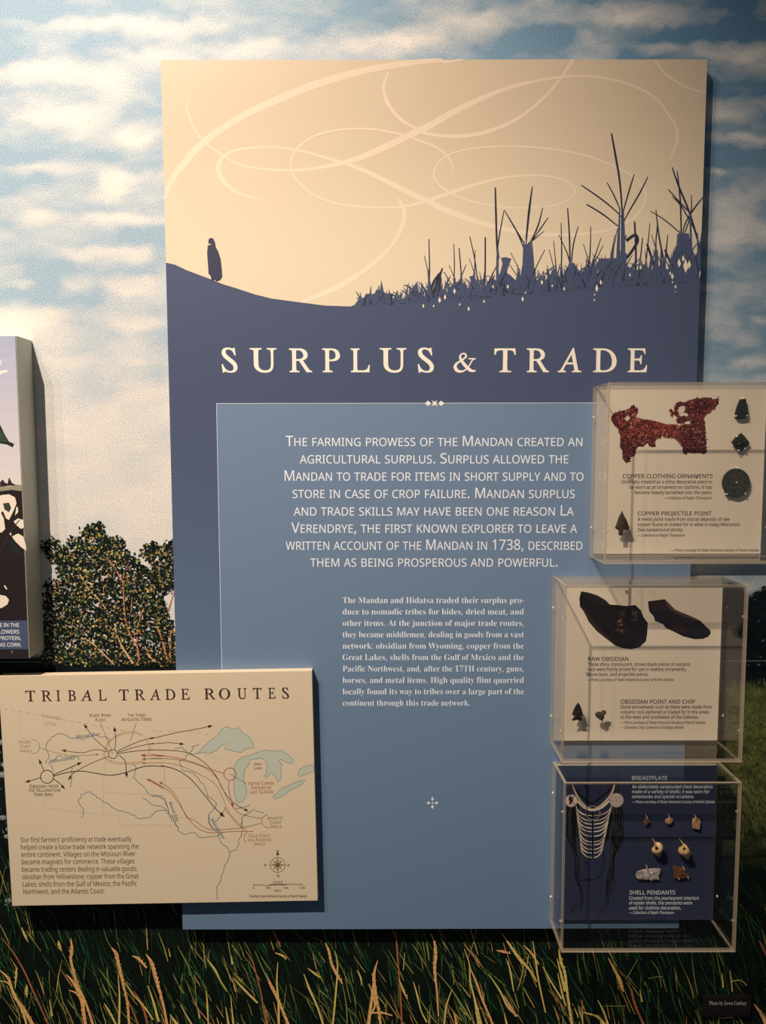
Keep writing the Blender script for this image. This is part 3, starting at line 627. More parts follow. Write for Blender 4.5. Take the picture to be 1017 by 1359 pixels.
Pb = Print(TM, 5e-7, 6.2e-4)
for i, s in enumerate(['The Mandan and Hidatsa traded their surplus pro-', 'duce to nomadic tribes for hides, dried meat, and', 'other items. At the junction of major trade routes,', 'they became middlemen, dealing in goods from a vast', 'network: obsidian from Wyoming, copper from the', 'Great Lakes, shells from the Gulf of Mexico and the', 'Pacific Northwest, and, after the 17TH century, guns,', 'horses, and metal items. High quality flint quarried', 'locally found its way to tribes over a large part of the', 'continent through this trade network.']):
    text(Pb, s, 455, 695.4 if i < 9 else 623.7, 800.3+i*15.13, 7.7, rgb(246, 248, 255), 'bold')
Pb.build('body_lettering', main)

# ------------------------------------------------------------------ the map panel
DM = .052
ang = math.radians(.9)
mc = (-.5031, EYE-.7685); mw, mh = .6995, .5370
mapp = empty('map_panel', (mc[0], 0, mc[1]-mh/2), 'cream map panel of tribal trade routes overlapping the lower left corner of the tall panel', 'panel')
bm = bmesh.new(); bmesh.ops.create_cube(bm, size=1)
RM = Matrix.Rotation(-ang, 4, 'Y')
for v in bm.verts:
    v.co = RM @ Vector((v.co.x*mw, 0, v.co.z*mh))+Vector((mc[0], -DM if v.co.y < 0 else -TM-.0012, mc[1]))
me = bpy.data.meshes.new('panel_body'); bm.to_mesh(me); bm.free()
me.materials.append(simple('map_board', rgb(228, 208, 180), .5, noise=(400, rgb(223, 203, 174), 0)))
o = bpy.data.objects.new('panel_body', me); COL.objects.link(o); o.parent = mapp; o.matrix_parent_inverse = Matrix.Translation(-mapp.location)
# the blocks that carry the board off the wall where it stands clear of the tall panel
box('spacer_block', -.80, -.49, -TM-.0012, 0, mc[1]-.22, mc[1]+.22, edge_dark, mapp)
P = Print(DM, 2e-7, 6e-5)
def M4(z): return [(a*.2262, 870+b*.2262) for a, b in z]
def M5(z): return [(200+a*.236, 870+b*.236) for a, b in z]
def M7(z): return [(220+a*.2262, 1080+b*.2262) for a, b in z]
lake = rgb(196, 200, 184); lk = rgb(110, 130, 130); riv = rgb(84, 116, 140); brn = rgb(92, 52, 40); dk = rgb(52, 34, 32); red = rgb(170, 62, 44); grn = rgb(150, 146, 70); org = rgb(176, 112, 70); gry = rgb(200, 182, 154); olv = rgb(130, 104, 66)
_st, _ri = P.stroke, P.ring
P.stroke = lambda pts, w, col, **k: _st(pts, [q*.85 for q in w] if isinstance(w, list) else w*.82, col, **k)
# state borders
for fn, pts in [(M4, [(265, 835), (260, 892), (400, 912), (600, 932), (700, 935), (700, 995), (1017, 996)]), (M4, [(618, 600), (610, 700), (605, 930)]), (M4, [(610, 803), (800, 812), (870, 812)]), (M4, [(120, 345), (110, 440), (150, 510), (175, 610), (215, 665)]), (M4, [(965, 665), (968, 740), (968, 810)]), (M5, [(70, 530), (75, 640), (80, 745), (180, 745), (258, 740)]), (M5, [(150, 915), (290, 912)]), (M5, [(300, 560), (380, 572), (440, 590), (460, 640)]), (M5, [(320, 790), (385, 795)]), (M7, [(0, 25), (100, 22)]), (M7, [(0, 68), (70, 68)]), (M4, [(930, 440), (935, 520)]), (M4, [(615, 630), (700, 640)])]:
    P.stroke(fn(pts), .7, gry, smooth=False)
for i in range(17):   # dashed national border
    x = 20+i*43; y = 312+ (125*(i/16))**1.0
    P.stroke(M4([(x, y), (x+26, y+5)]), .8, rgb(176, 158, 132), smooth=False)
for i in range(8): P.stroke(M5([(10+i*42, 425+4*max(0, i-4)**1.4), (30+i*42, 425+4*max(0, i-4)**1.4)]), .8, rgb(176, 158, 132), smooth=False)
# lakes
lakes = [[(260, 552), (330, 482), (375, 450), (395, 420), (415, 402), (440, 402), (460, 415), (500, 405), (520, 440), (550, 452), (575, 490), (585, 525), (560, 520), (530, 528), (510, 545), (470, 540), (440, 530), (412, 525), (435, 490), (400, 505), (370, 535), (330, 552), (295, 545)],
         [(600, 545), (640, 532), (700, 538), (735, 532), (775, 560), (805, 590), (795, 608), (760, 600), (730, 580), (722, 590), (738, 610), (732, 650), (735, 690), (715, 712), (700, 680), (680, 658), (665, 670), (655, 688), (640, 680), (650, 655), (655, 620), (645, 590), (620, 575), (600, 580), (560, 585), (555, 610), (530, 640), (525, 670), (525, 710), (540, 745), (540, 785), (520, 820), (490, 828), (475, 800), (468, 740), (468, 680), (470, 620), (490, 590), (520, 570), (560, 562)],
         [(828, 670), (840, 640), (880, 618), (918, 616), (918, 652), (880, 665), (835, 682)], [(685, 795), (715, 770), (740, 745), (800, 720), (850, 700), (872, 698), (850, 725), (790, 755), (740, 790), (700, 808)]]
for q in lakes:
    P.poly(M5(q), lake); P.stroke(M5(q+[q[0]]), .8, lk, smooth=False)
wr = random.Random(4)
def wig(pts, a):
    out = []
    for i in range(len(pts)-1):
        for t in (0, .25, .5, .75):
            out.append((pts[i][0]+(pts[i+1][0]-pts[i][0])*t+wr.uniform(-a, a), pts[i][1]+(pts[i+1][1]-pts[i][1])*t+wr.uniform(-a, a)))
    return out+[pts[-1]]
for fn, pts in [(M4, [(270, 640), (285, 590), (268, 520), (300, 480), (355, 455), (420, 485), (480, 490), (560, 470), (620, 480), (650, 495)]), (M4, [(320, 680), (290, 630), (340, 590), (400, 600), (450, 590), (470, 610)]), (M4, [(780, 625), (800, 670), (785, 715), (840, 770), (870, 810), (920, 820), (960, 840), (985, 910), (1010, 975)]), (M4, [(480, 955), (488, 910), (460, 860), (480, 815), (520, 800), (570, 830), (640, 880), (720, 915), (760, 925), (820, 955), (880, 945), (920, 912), (985, 910)]), (M4, [(410, 775), (425, 700), (420, 650)]), (M4, [(835, 835), (900, 875), (960, 885), (985, 930)]),
                (M5, [(135, 520), (180, 520), (215, 550), (165, 600), (180, 640), (240, 665), (300, 720), (320, 790), (370, 830), (360, 860), (325, 900), (330, 950), (350, 975)]), (M5, [(355, 940), (390, 910), (420, 860)]), (M5, [(0, 788), (60, 790), (90, 830), (100, 890), (140, 940), (160, 975)]), (M5, [(240, 520), (215, 550), (260, 555)]), (M5, [(270, 500), (230, 515)]), (M5, [(480, 860), (560, 840)]), (M5, [(510, 975), (515, 910), (580, 865), (640, 885)]),
                (M7, [(40, 0), (60, 70), (90, 120), (170, 110), (210, 145), (300, 130), (320, 120)]), (M7, [(250, 0), (260, 60), (310, 120), (315, 160), (370, 210), (378, 240), (350, 300), (320, 390), (295, 440), (305, 505)]), (M7, [(375, 225), (420, 205), (435, 150), (445, 100), (450, 20), (470, 0)])]:
    P.stroke(fn(wig(pts, 5)), 1.0, riv if fn is M4 else rgb(96, 112, 116), smooth=False)
# rings of the tribes, starting circles
for rr_, c in ((0, rgb(186, 150, 112)), (6, rgb(206, 160, 116)), (11, rgb(214, 184, 146))):
    P.stroke(M4([(640-rr_, 510), (700, 468-rr_), (790, 455-rr_), (850, 480), (875+rr_*.5, 540), (862, 600), (820, 622+rr_), (740, 628+rr_), (660, 620+rr_), (615-rr_, 585), (640-rr_, 510)]), .8, c)
hub = M4([(663, 578)])[0]; yel = M4([(276, 711)])[0]; cop = M5([(447, 667)])[0]
P.ring(hub[0], hub[1], 5.8, 1.1, dk); P.ring(yel[0], yel[1], 8.6, 1.3, dk); P.ring(cop[0], cop[1], 8.2, 1.1, red)
P.stroke(M4([(185, 490), (220, 505), (232, 540), (215, 570), (180, 575)]), .9, grn)
P.stroke(M5([(660, 895), (630, 910), (625, 935), (640, 960), (665, 970)]), .9, olv); P.stroke(M7([(480, 108), (462, 125), (460, 150), (474, 170)]), 1.0, org)
for fn, pts, w, c, h in [(M4, [(640, 560), (590, 520), (540, 470), (495, 405)], 1, dk, 5), (M4, [(672, 555), (680, 500), (672, 422)], 1, dk, 5), (M4, [(635, 565), (560, 552), (480, 570), (365, 556)], 1, brn, 5), (M4, [(230, 540), (330, 570), (430, 588), (580, 580)], .9, grn, 4),
                         (M4, [(640, 592), (540, 630), (430, 690), (403, 728)], 1, brn, 5), (M4, [(700, 585), (735, 620), (740, 670), (744, 712)], 1.2, dk, 5), (M4, [(258, 678), (245, 645), (230, 612)], 1.1, dk, 5), (M4, [(238, 716), (200, 728), (152, 742)], 1.1, dk, 5), (M4, [(312, 722), (350, 750), (378, 780)], 1.2, dk, 5), (M4, [(312, 700), (400, 662), (476, 628)], 1.2, dk, 5)]:
    P.arrow(fn(pts), w, c, h)
P.arrow(M4([(690, 560), (800, 510), (900, 480)])+M5([(0, 468), (140, 435), (250, 415), (345, 395)]), 1, dk, 5)
P.arrow(M4([(690, 568), (800, 535), (900, 515)])+M5([(0, 498), (100, 490), (185, 498)]), 1, brn, 5)
P.arrow(M4([(690, 575), (800, 560), (900, 553)])+M5([(0, 530), (100, 533), (200, 545), (300, 600), (370, 680), (410, 760), (470, 830), (548, 875)]), 1.1, brn, 5)
P.arrow(M5([(412, 662), (340, 640), (240, 600), (120, 570), (0, 555)])+M4([(960, 590), (830, 585)]), 1, red, 5)
P.arrow(M5([(630, 915), (560, 905), (490, 880), (430, 800), (380, 700), (320, 640), (220, 600), (100, 580), (0, 578)])+M4([(950, 605), (835, 606)]), .9, olv, 4)
P.arrow(M5([(510, 970), (450, 900), (400, 790), (360, 720), (260, 660), (150, 615), (60, 603), (0, 604)])+M4([(930, 628), (835, 632)]), .9, org, 4)
P.arrow(M4([(310, 708), (400, 685), (480, 678), (560, 690), (650, 702), (740, 685), (850, 650), (960, 650)])+M5([(60, 620), (140, 640), (220, 690), (300, 780), (360, 855), (412, 905)]), 1.3, dk, 6)
P.arrow(M5([(445, 705), (438, 740), (450, 800), (463, 852)]), 1, red, 5)
P.arrow(M7([(480, 104), (440, 70), (385, 10)])+M5([(430, 880), (415, 850)]), .9, org, 2)
P.arrow(M7([(515, 103), (420, 103), (320, 108), (240, 108), (170, 70), (115, 0)])+M5([(150, 820), (100, 760), (0, 700)])+M4([(960, 780), (862, 724)]), 1.1, org, 5)
P.arrow(M7([(560, 55), (460, 80), (340, 92), (250, 90), (170, 40)])+M5([(200, 905), (160, 820), (110, 750), (50, 710)]), .9, olv, 4)
P.stroke(M5([(445, 665), (540, 720)]), .6, dk, smooth=False); P.stroke(M4([(590, 395), (640, 520), (662, 578)]), .6, dk, smooth=False); P.stroke(M4([(800, 395), (775, 470), (765, 502)]), .6, dk, smooth=False)
# compass
ccx, ccy = M7([(657, 300)])[0]
P.ring(ccx, ccy, 9.8, .9, olv); P.ring(ccx, ccy, 5.6, .5, olv); P.ring(ccx, ccy, 1.5, .5, dk)
for k in range(8):
    a = k*math.pi/4; L = 12.5 if k % 2 == 0 else 9
    for s in (-1, 1):
        P.poly([(ccx, ccy), (ccx+math.cos(a+s*.35)*2.6, ccy+math.sin(a+s*.35)*2.6), (ccx+math.cos(a)*L, ccy+math.sin(a)*L)], dk if s > 0 else rgb(150, 124, 92))
P.poly([(ccx, ccy-18), (ccx-2.2, ccy-13), (ccx+2.2, ccy-13)], dk)
P.stroke(M7([(518, 416), (612, 421)]), .8, dk, smooth=False); P.stroke(M7([(610, 416), (706, 415)]), 1.6, dk, smooth=False); P.stroke(M7([(706, 413), (800, 415)]), .8, dk, smooth=False)
for x in (518, 800): P.stroke(M7([(x, 412), (x, 422)]), .8, dk, smooth=False)
P.build('printed_map', mapp)
P = Print(DM, 2e-7, 2.4e-4)
def tx(s, xl, xr, y, cap, c, sty='sans', small=0, slope=-.012): text(P, s, xl, xr, y, cap, c, sty, small, slope)
ttl = rgb(66, 46, 44)
y0, sl = 930.8, -.0118
for ch, a, b in [('T', 34.2, 47.5), ('R', 55.3, 69.2), ('I', 75, 80.3), ('B', 90.5, 101), ('A', 107.3, 122.8), ('L', 131, 141.6), ('T', 158.3, 171.4), ('R', 179, 193), ('A', 199, 213.2), ('D', 219.6, 233), ('E', 240.6, 252), ('R', 271.2, 286.2), ('O', 290.8, 305.8), ('U', 315, 327.6), ('T', 336, 347.6), ('E', 356.2, 366), ('S', 374.6, 383.8)]:
    tx(ch, a, b, y0+sl*(a-34), 14.2, ttl, 'roman', slope=sl)
dt = rgb(84, 58, 44)
for s, a, b, y in [("Our first farmers\u2019 proficiency at trade eventually", 27.6, 174.6, 1117.6), ('helped create a loose trade network spanning the', 28, 184, 1127.4), ('entire continent. Villages on the Missouri River', 28.5, 179.8, 1137.2), ('became magnets for commerce. These villages', 29, 178.6, 1147), ('became trading centers dealing in valuable goods:', 29.3, 182, 1157), ('obsidian from Yellowstone; copper from the Great', 29.8, 184, 1166.8), ('Lakes; shells from the Gulf of Mexico; the Pacific', 30.4, 181.7, 1176.6), ('Northwest, and the Atlantic Coast.', 31.2, 139, 1186.4)]:
    tx(s, a, b, y, 6.4, dt, 'sans', slope=-.008)
for s, a, b, y, cap, c, small in [('Knife River', 119.5, 147.5, 951.4, 4.2, brn, .8), ('Flint', 127, 140, 957.4, 4.2, brn, .8), ('The Three', 169.5, 193.5, 951, 4.2, brn, .8), ('Affiliated Tribes', 161.5, 202, 956.8, 4.2, brn, .8), ('Pacific', 25.5, 41, 986.6, 4.2, grn, .8), ('Coast', 27, 40.5, 992.4, 4.2, grn, .8), ('Shells', 25.5, 42, 998.2, 4.2, grn, .8),
                                  ('Obsidian from', 39.5, 77, 1045.6, 4.6, dk, .8), ('the Yellowstone', 37.8, 80.4, 1051, 4.6, dk, .8), ('Park Area', 45.8, 71, 1056.6, 4.6, dk, .8), ('Great', 337.5, 348, 1015.6, 3.6, dk, .8), ('Lakes', 337.5, 348, 1021, 3.6, dk, .8),
                                  ('Native Copper', 330, 364, 1041.8, 4.6, red, .8), ('Exposed by', 334, 360.5, 1047.4, 4.6, red, .8), ('Last Glacier', 331.4, 363, 1053.2, 4.6, red, .8), ('Atlantic', 355, 376, 1087.6, 4.4, olv, .8), ('Coast', 358.5, 373.5, 1093.2, 4.4, olv, .8), ('Shells', 358.5, 373.8, 1098.8, 4.4, olv, .8),
                                  ('Gulf Coast', 330.6, 358.4, 1111, 4.4, org, .8), ('and Riverine', 328.7, 360.2, 1116.6, 4.4, org, .8), ('Shells', 337.2, 352.4, 1121.8, 4.4, org, .8), ('SCALE', 362.4, 375.2, 1172.4, 3.2, dk, 0), ('MILES', 364.5, 374, 1183.2, 2.8, dk, 0)]:
    tx(s, a, b, y, cap, c, 'sans', small)
text(P, 'CANADA', 56, 82, 951.5, 4.2, rgb(190, 166, 134), 'sans', 0, .17); text(P, 'USA', 59, 75, 961.5, 4.2, rgb(190, 166, 134), 'sans', 0, .12)
text(P, 'Missouri River', 101, 133, 979.6, 4, riv, 'roman_it', 0, -.13); text(P, 'Yellowstone', 66, 100, 1012.5, 4, riv, 'roman_it', 0, -.16)
def turned(s, x, y, L, a, cap, c):
    v, t = glyphs(s, 'roman_it'); x0, x1 = v[:, 0].min(), v[:, 0].max()
    k = L/(x1-x0); ky = cap/cap_h('roman_it'); ca, sa = math.cos(a), math.sin(a)
    base = len(P.v); P.k += P.step
    for q in v:
        u, w = (q[0]-x0)*k, -q[1]*ky
        p = U(x+u*ca-w*sa, y+u*sa+w*ca, P.d); P.v.append((p[0], -P.k, p[1])); P.c.append(c)
    for q in t: P.f.append(tuple(int(i)+base for i in q))
turned('Missouri River', 224, 1064, 29, 1.2, 4, riv); turned('Mississippi River', 279, 1087, 32, 1.0, 4, riv)
for ch, x, y in (('N', 367, 1131), ('E', 381.5, 1149.8), ('S', 367.5, 1164), ('W', 350.5, 1149.8)): text(P, ch, x, x+3.4, y, 3.2, dk, 'roman')
for s, x, w in (('0', 335.5, 2), ('500', 353.5, 6), ('1,000', 376, 7), ('1,500', 397, 8)): text(P, s, x, x+w, 1179.6, 3, dk, 'sans')
text(P, 'Courtesy State Historical Society of North Dakota', 331, 407.5, 1190.8, 3.4, dt, 'sans_it')
P.build('map_lettering', mapp)

# ------------------------------------------------------------------ the thick plant panel cut by the left edge
LX, LZ0, LZ1, LD = -.7750, EYE-.4585, EYE+.2390, .075
left = empty('exhibit_panel', (-1.05, 0, LZ0), 'thick pale-sided panel with a dark plant photograph at the left edge', 'panel')
side_m = simple('grey_green_edge', rgb(216, 213, 196), .55, noise=(6, rgb(208, 205, 188), 0))
box('panel_body', -1.34, LX, -LD, 0, LZ0, LZ1, side_m, left, bev=.0012)
P = Print(LD, 2e-6, 2e-4)
xe = LX-.0012
def wz(y): return U(15, y, LD)[1]
def wr2(y0, y1, c): P.poly_w([(-1.3388, max(wz(y1), LZ0+.0012)), (xe, max(wz(y1), LZ0+.0012)), (xe, min(wz(y0), LZ1-.0012)), (-1.3388, min(wz(y0), LZ1-.0012))], c)
for i in range(14): wr2(446+i*14.5, 446+(i+1)*14.5+.5, lerp(rgb(176, 180, 206), rgb(226, 214, 214), i/13))
P.poly([(-40, 540), (-10, 552), (0, 563), (6, 576), (12, 586), (19, 589), (17, 594), (9, 590), (-4, 588), (-40, 590)], rgb(36, 48, 44))
P.poly([(-40, 560), (2, 572), (10, 586), (-40, 584)], rgb(56, 74, 62))
for pts in ([(-14, 500), (0, 492), (8, 491), (12, 493), (2, 496), (-10, 504)], [(-8, 486), (0, 480), (3, 476), (1, 484), (-6, 492)]): P.poly(pts, rgb(232, 232, 226))
wr2(650, 848, rgb(40, 30, 32))
P.poly([(-60, 645), (0, 645), (12, 646), (24, 643), (29, 644), (30, 652), (16, 650), (0, 652), (-60, 655)], rgb(150, 148, 122))
P.poly([(0, 640), (4, 636), (6, 640), (10, 642), (12, 633), (16, 641), (22, 644), (0, 646)], rgb(48, 38, 46))
cr = rgb(242, 226, 208)
for pts in [[(-8, 662), (2, 657), (12, 656), (20, 660), (22, 668), (18, 678), (12, 690), (8, 688), (4, 678), (-8, 690)], [(-20, 670), (-2, 674), (5, 688), (7, 702), (2, 707), (-20, 700)], [(18, 692), (24, 688), (31, 690), (32, 700), (28, 702), (22, 697)], [(16, 712), (24, 708), (31, 712), (34, 722), (35, 731), (28, 726), (20, 718)],
            [(-30, 788), (-2, 789), (8, 791), (12, 796), (10, 802), (2, 807), (-30, 806)], [(5, 777), (7, 777), (10, 782), (8, 782)], [(22, 672), (24, 674), (24, 680), (20, 684)], [(12, 708), (15, 707), (15, 711)]]: P.poly(pts, cr)
P.poly([(4, 668), (12, 667), (15, 674), (12, 680), (6, 676)], rgb(58, 66, 52)); P.poly([(14, 714), (22, 722), (28, 734), (20, 736), (14, 728)], rgb(34, 44, 38)); P.stroke([(0, 735), (8, 715), (18, 700), (26, 690)], [1.4, 1.6, 1.2], rgb(50, 44, 40))
wr2(823.5, 861.5, rgb(72, 86, 116)); wr2(861.5, 874, rgb(42, 34, 40))
P.build('printed_photo', left)
P = Print(LD, 5e-7, 3.6e-4); lt = rgb(236, 232, 232)
for s, a, b, y in [('E IN THE', 0, 25.5, 831.9), ('FLOWERS', -4.5, 25.7, 840.8), ('PROTEIN,', -1, 28.2, 849.2), ('AS CORN.', 0, 28.4, 858)]: text(P, s, a, b, y, 5, lt, 'heavy')
text(P, '35', 14.5, 18, 866.5, 3, rgb(150, 150, 160), 'sans')
P.build('caption_lettering', left)

# ------------------------------------------------------------------ acrylic display cases
def acrylic(name, tint, rough=.02):
    m, n, l, p = new_mat(name); n.remove(p)
    out = [x for x in n if x.type == 'OUTPUT_MATERIAL'][0]
    tr = n.new('ShaderNodeBsdfTransparent'); tr.inputs[0].default_value = (*tint, 1)
    gl = n.new('ShaderNodeBsdfGlossy'); gl.inputs['Roughness'].default_value = rough
    # Schlick reflectance, the same from either face of the sheet (the rays are not bent, so no total reflection inside)
    ge = n.new('ShaderNodeNewGeometry'); dt_ = n.new('ShaderNodeVectorMath'); dt_.operation = 'DOT_PRODUCT'
    l.new(ge.outputs['Normal'], dt_.inputs[0]); l.new(ge.outputs['Incoming'], dt_.inputs[1])
    def mth(op, a, b=None):
        q = n.new('ShaderNodeMath'); q.operation = op
        for i_, v_ in enumerate((a, b)):
            if v_ is None: continue
            if isinstance(v_, (int, float)): q.inputs[i_].default_value = v_
            else: l.new(v_, q.inputs[i_])
        return q.outputs[0]
    fr = mth('ADD', mth('MULTIPLY', mth('POWER', mth('SUBTRACT', 1.0, mth('ABSOLUTE', dt_.outputs['Value'])), 5.0), .9), .035)
    mx = n.new('ShaderNodeMixShader')
    l.new(fr, mx.inputs[0]); l.new(tr.outputs[0], mx.inputs[1]); l.new(gl.outputs[0], mx.inputs[2]); l.new(mx.outputs[0], out.inputs[0])
    return m
ACR = acrylic('clear_acrylic', (.985, .985, .98))
m, n, l, p = new_mat('acrylic_cut_edge'); ACE = m
p.inputs['Base Color'].default_value = rgb(226, 206, 178); p.inputs['Roughness'].default_value = .22
p.inputs['Alpha'].default_value = .42; p.inputs['Specular IOR Level'].default_value = .8
SCREW = simple('polished_screw', rgb(226, 222, 214), .2, .2, .8)
card_side = simple('card_side', rgb(196, 184, 170), .6)
TC = .006   # acrylic thickness
D0, D1 = TM+.0009, TM+.0090   # back and front of the backing card
DF = .142
def case(x0, x1, z0, z1, label, card_col):
    t = empty('display_case', ((x0+x1)/2, -D0, z0), label, 'case', 'clear acrylic display cases')
    k = TC
    cx0, cx1, cz0, cz1 = x0+k+.0006, x1-k-.0006, z0+k+.0006, z1-k-.0006
    box('backing_card', cx0, cx1, -D1, -D0, cz0, cz1, card_side, t)
    P = Print(D1, 1e-6, 1e-4); P.poly_w([(cx0, cz0), (cx1, cz0), (cx1, cz1), (cx0, cz1)], card_col); P.build('card_face', t, CARD)
    f = box('front_pane', x0, x1, -DF, -DF+k, z0, z1, [ACR, ACE], t, matidx=1)
    for a, b in ((x0, x0+k), (x1-k, x1)):
        s = box('side_pane', a, b, -DF+k, -D0, z0, z1, [ACR, ACE], t)
        for pl in s.data.polygons: pl.material_index = 0 if abs(pl.normal.x) > .9 else 1
    for a, b, nm in ((z1-k, z1, 'top_pane'), (z0, z0+k, 'bottom_pane')):
        s = box(nm, x0+k, x1-k, -DF+k, -D0, a, b, [ACR, ACE], t)
        for pl in s.data.polygons: pl.material_index = 0 if abs(pl.normal.z) > .9 else 1
    # round-head screws through the sides
    for xx, sg in ((x0, -1), (x1, 1)):
        for zz in (z1-.068, z0+.066):
            for yy in (-D1-.006,):
                bm = bmesh.new()
                bmesh.ops.create_uvsphere(bm, u_segments=10, v_segments=6, radius=.0034)
                for v in bm.verts: v.co = Vector((v.co.x*.55+xx+sg*.0014, v.co.y+yy, v.co.z+zz))
                me = bpy.data.meshes.new('screw'); bm.to_mesh(me); bm.free(); me.materials.append(SCREW)
                o = bpy.data.objects.new('screw', me); COL.objects.link(o); o.parent = t; o.matrix_parent_inverse = Matrix.Translation(-t.location)
            bm = bmesh.new()
            bmesh.ops.create_cone(bm, cap_ends=True, segments=10, radius1=.0026, radius2=.0018, depth=.012)
            xin = xx-sg*.002
            for v in bm.verts: v.co = Vector((v.co.z*.7+xin, v.co.y-DF+k+.004, v.co.x+zz))
            me = bpy.data.meshes.new('peg'); bm.to_mesh(me); bm.free(); me.materials.append(ACE)
            o = bpy.data.objects.new('peg', me); COL.objects.link(o); o.parent = t; o.matrix_parent_inverse = Matrix.Translation(-t.location)
    return t
cream = rgb(236, 217, 194); navy_c = rgb(52, 58, 84)
C1 = case(.4630, .8471, EYE-.2415, EYE+.1334, 'top acrylic display case with red copper print and three dark copper ornaments', cream)
C2 = case(.3815, .7663, EYE-.6684, EYE-.2868, 'middle acrylic display case with two black obsidian pieces on cream card', cream)
C3_ = case(.3882, .7685, EYE-1.0956, EYE-.7139, 'bottom acrylic display case with shell breastplate and pendants on navy card', navy_c)

# printed copper: branching crust made of hundreds of small dabs
def K(z, x0=805, y0=515, s=160/1017): return [(x0+a*s, y0+b*s) for a, b in z]
P = Print(D1, 6e-8, 1.6e-4)
outl = [(40, 270), (40, 240), (75, 205), (130, 192), (165, 185), (200, 175), (205, 152), (225, 146), (262, 165), (272, 190), (262, 222), (245, 240), (290, 258), (340, 265), (400, 275), (455, 290), (520, 308), (560, 305), (600, 318), (650, 310), (660, 300), (600, 300), (590, 280), (600, 250), (570, 225), (555, 245), (540, 235), (545, 215), (530, 195), (535, 178), (552, 175), (560, 195), (575, 200), (570, 165), (590, 125), (620, 112), (655, 125), (690, 105), (740, 92), (790, 85), (850, 80), (905, 95), (945, 85), (948, 120), (935, 150), (880, 205), (850, 220), (820, 260), (835, 290), (830, 360), (845, 430), (840, 500), (848, 545), (820, 560), (790, 548), (740, 552), (690, 545), (665, 565), (645, 548), (640, 480), (600, 450), (580, 430), (540, 415), (500, 425), (470, 400), (465, 425), (430, 430), (410, 450), (418, 490), (390, 502), (365, 490), (345, 465), (310, 495), (270, 495), (250, 520), (238, 575), (205, 585), (195, 625), (160, 628), (140, 600), (135, 530), (115, 500), (118, 400), (100, 345), (70, 320)]
holes = [[(150, 260), (175, 235), (200, 245), (195, 265), (172, 282), (160, 275)], [(600, 185), (612, 162), (640, 150), (668, 158), (662, 190), (648, 205), (685, 215), (690, 235), (650, 235), (622, 245), (615, 215)], [(655, 300), (670, 282), (705, 278), (712, 300), (690, 308)]]
P.poly(K(outl), rgb(92, 40, 34))
for q in holes: P.poly(K(q), cream)
def inside(x, y, poly):
    c = False; j = len(poly)-1
    for i in range(len(poly)):
        xi, yi = poly[i]; xj, yj = poly[j]
        if (yi > y) != (yj > y) and x < (xj-xi)*(y-yi)/(yj-yi)+xi: c = not c
        j = i
    return c
kr = random.Random(9); cop_p = [rgb(158, 62, 56), rgb(128, 44, 46), rgb(182, 88, 74), rgb(84, 28, 34), rgb(46, 20, 30), rgb(140, 54, 62), rgb(206, 134, 122), rgb(58, 28, 44), rgb(36, 14, 20), rgb(176, 78, 52)]
cnt = 0
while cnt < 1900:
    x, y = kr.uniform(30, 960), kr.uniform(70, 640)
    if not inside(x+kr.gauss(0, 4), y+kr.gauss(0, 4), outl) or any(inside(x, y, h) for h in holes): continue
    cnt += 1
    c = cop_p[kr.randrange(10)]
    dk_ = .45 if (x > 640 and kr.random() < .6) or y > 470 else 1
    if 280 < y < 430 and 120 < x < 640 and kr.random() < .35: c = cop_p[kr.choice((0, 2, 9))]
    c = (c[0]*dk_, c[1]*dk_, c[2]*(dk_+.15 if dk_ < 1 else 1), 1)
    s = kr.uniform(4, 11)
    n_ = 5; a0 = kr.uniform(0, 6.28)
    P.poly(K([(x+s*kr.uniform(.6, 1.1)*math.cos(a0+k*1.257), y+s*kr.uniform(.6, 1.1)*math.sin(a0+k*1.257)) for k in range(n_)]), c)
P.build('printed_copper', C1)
ck = rgb(44, 30, 26)
P = Print(D1, 5e-7, 1.7e-4)
for s, a, b, y, cap, sty in [('COPPER CLOTHING ORNAMENTS', 826.7, 946, 634.6, 5.4, 'card'), ('Originally created as a shiny decorative piece to', 825, 945.5, 641.6, 4.6, 'card'), ('be worn as an ornament on clothing, it has', 836, 945, 648.7, 4.6, 'card'), ('become heavily tarnished over the years.', 842.7, 945.5, 655.8, 4.6, 'card'), ('\u2014 Collection of Ralph Thompson', 880.7, 944.5, 662.6, 3.7, 'card_it'),
                             ('COPPER PROJECTILE POINT', 846.5, 944.7, 684, 5.4, 'card'), ('A metal point made from glacial deposits of raw', 846.5, 968.6, 691.2, 4.6, 'card'), ('copper found or traded for in what is today Wisconsin.', 846.5, 982.9, 698.2, 4.6, 'card'), ('(See background photo)', 846.5, 906, 705.2, 4.6, 'card'), ('\u2014 Collection of Ralph Thompson', 846, 909, 712.2, 3.7, 'card_it'), ('\u2014 Photo courtesy of State Historical Society of North Dakota', 890.7, 1007.5, 732, 3.7, 'card_it')]:
    text(P, s, a, b, y, cap, ck, sty)
P.build('card_lettering', C1)
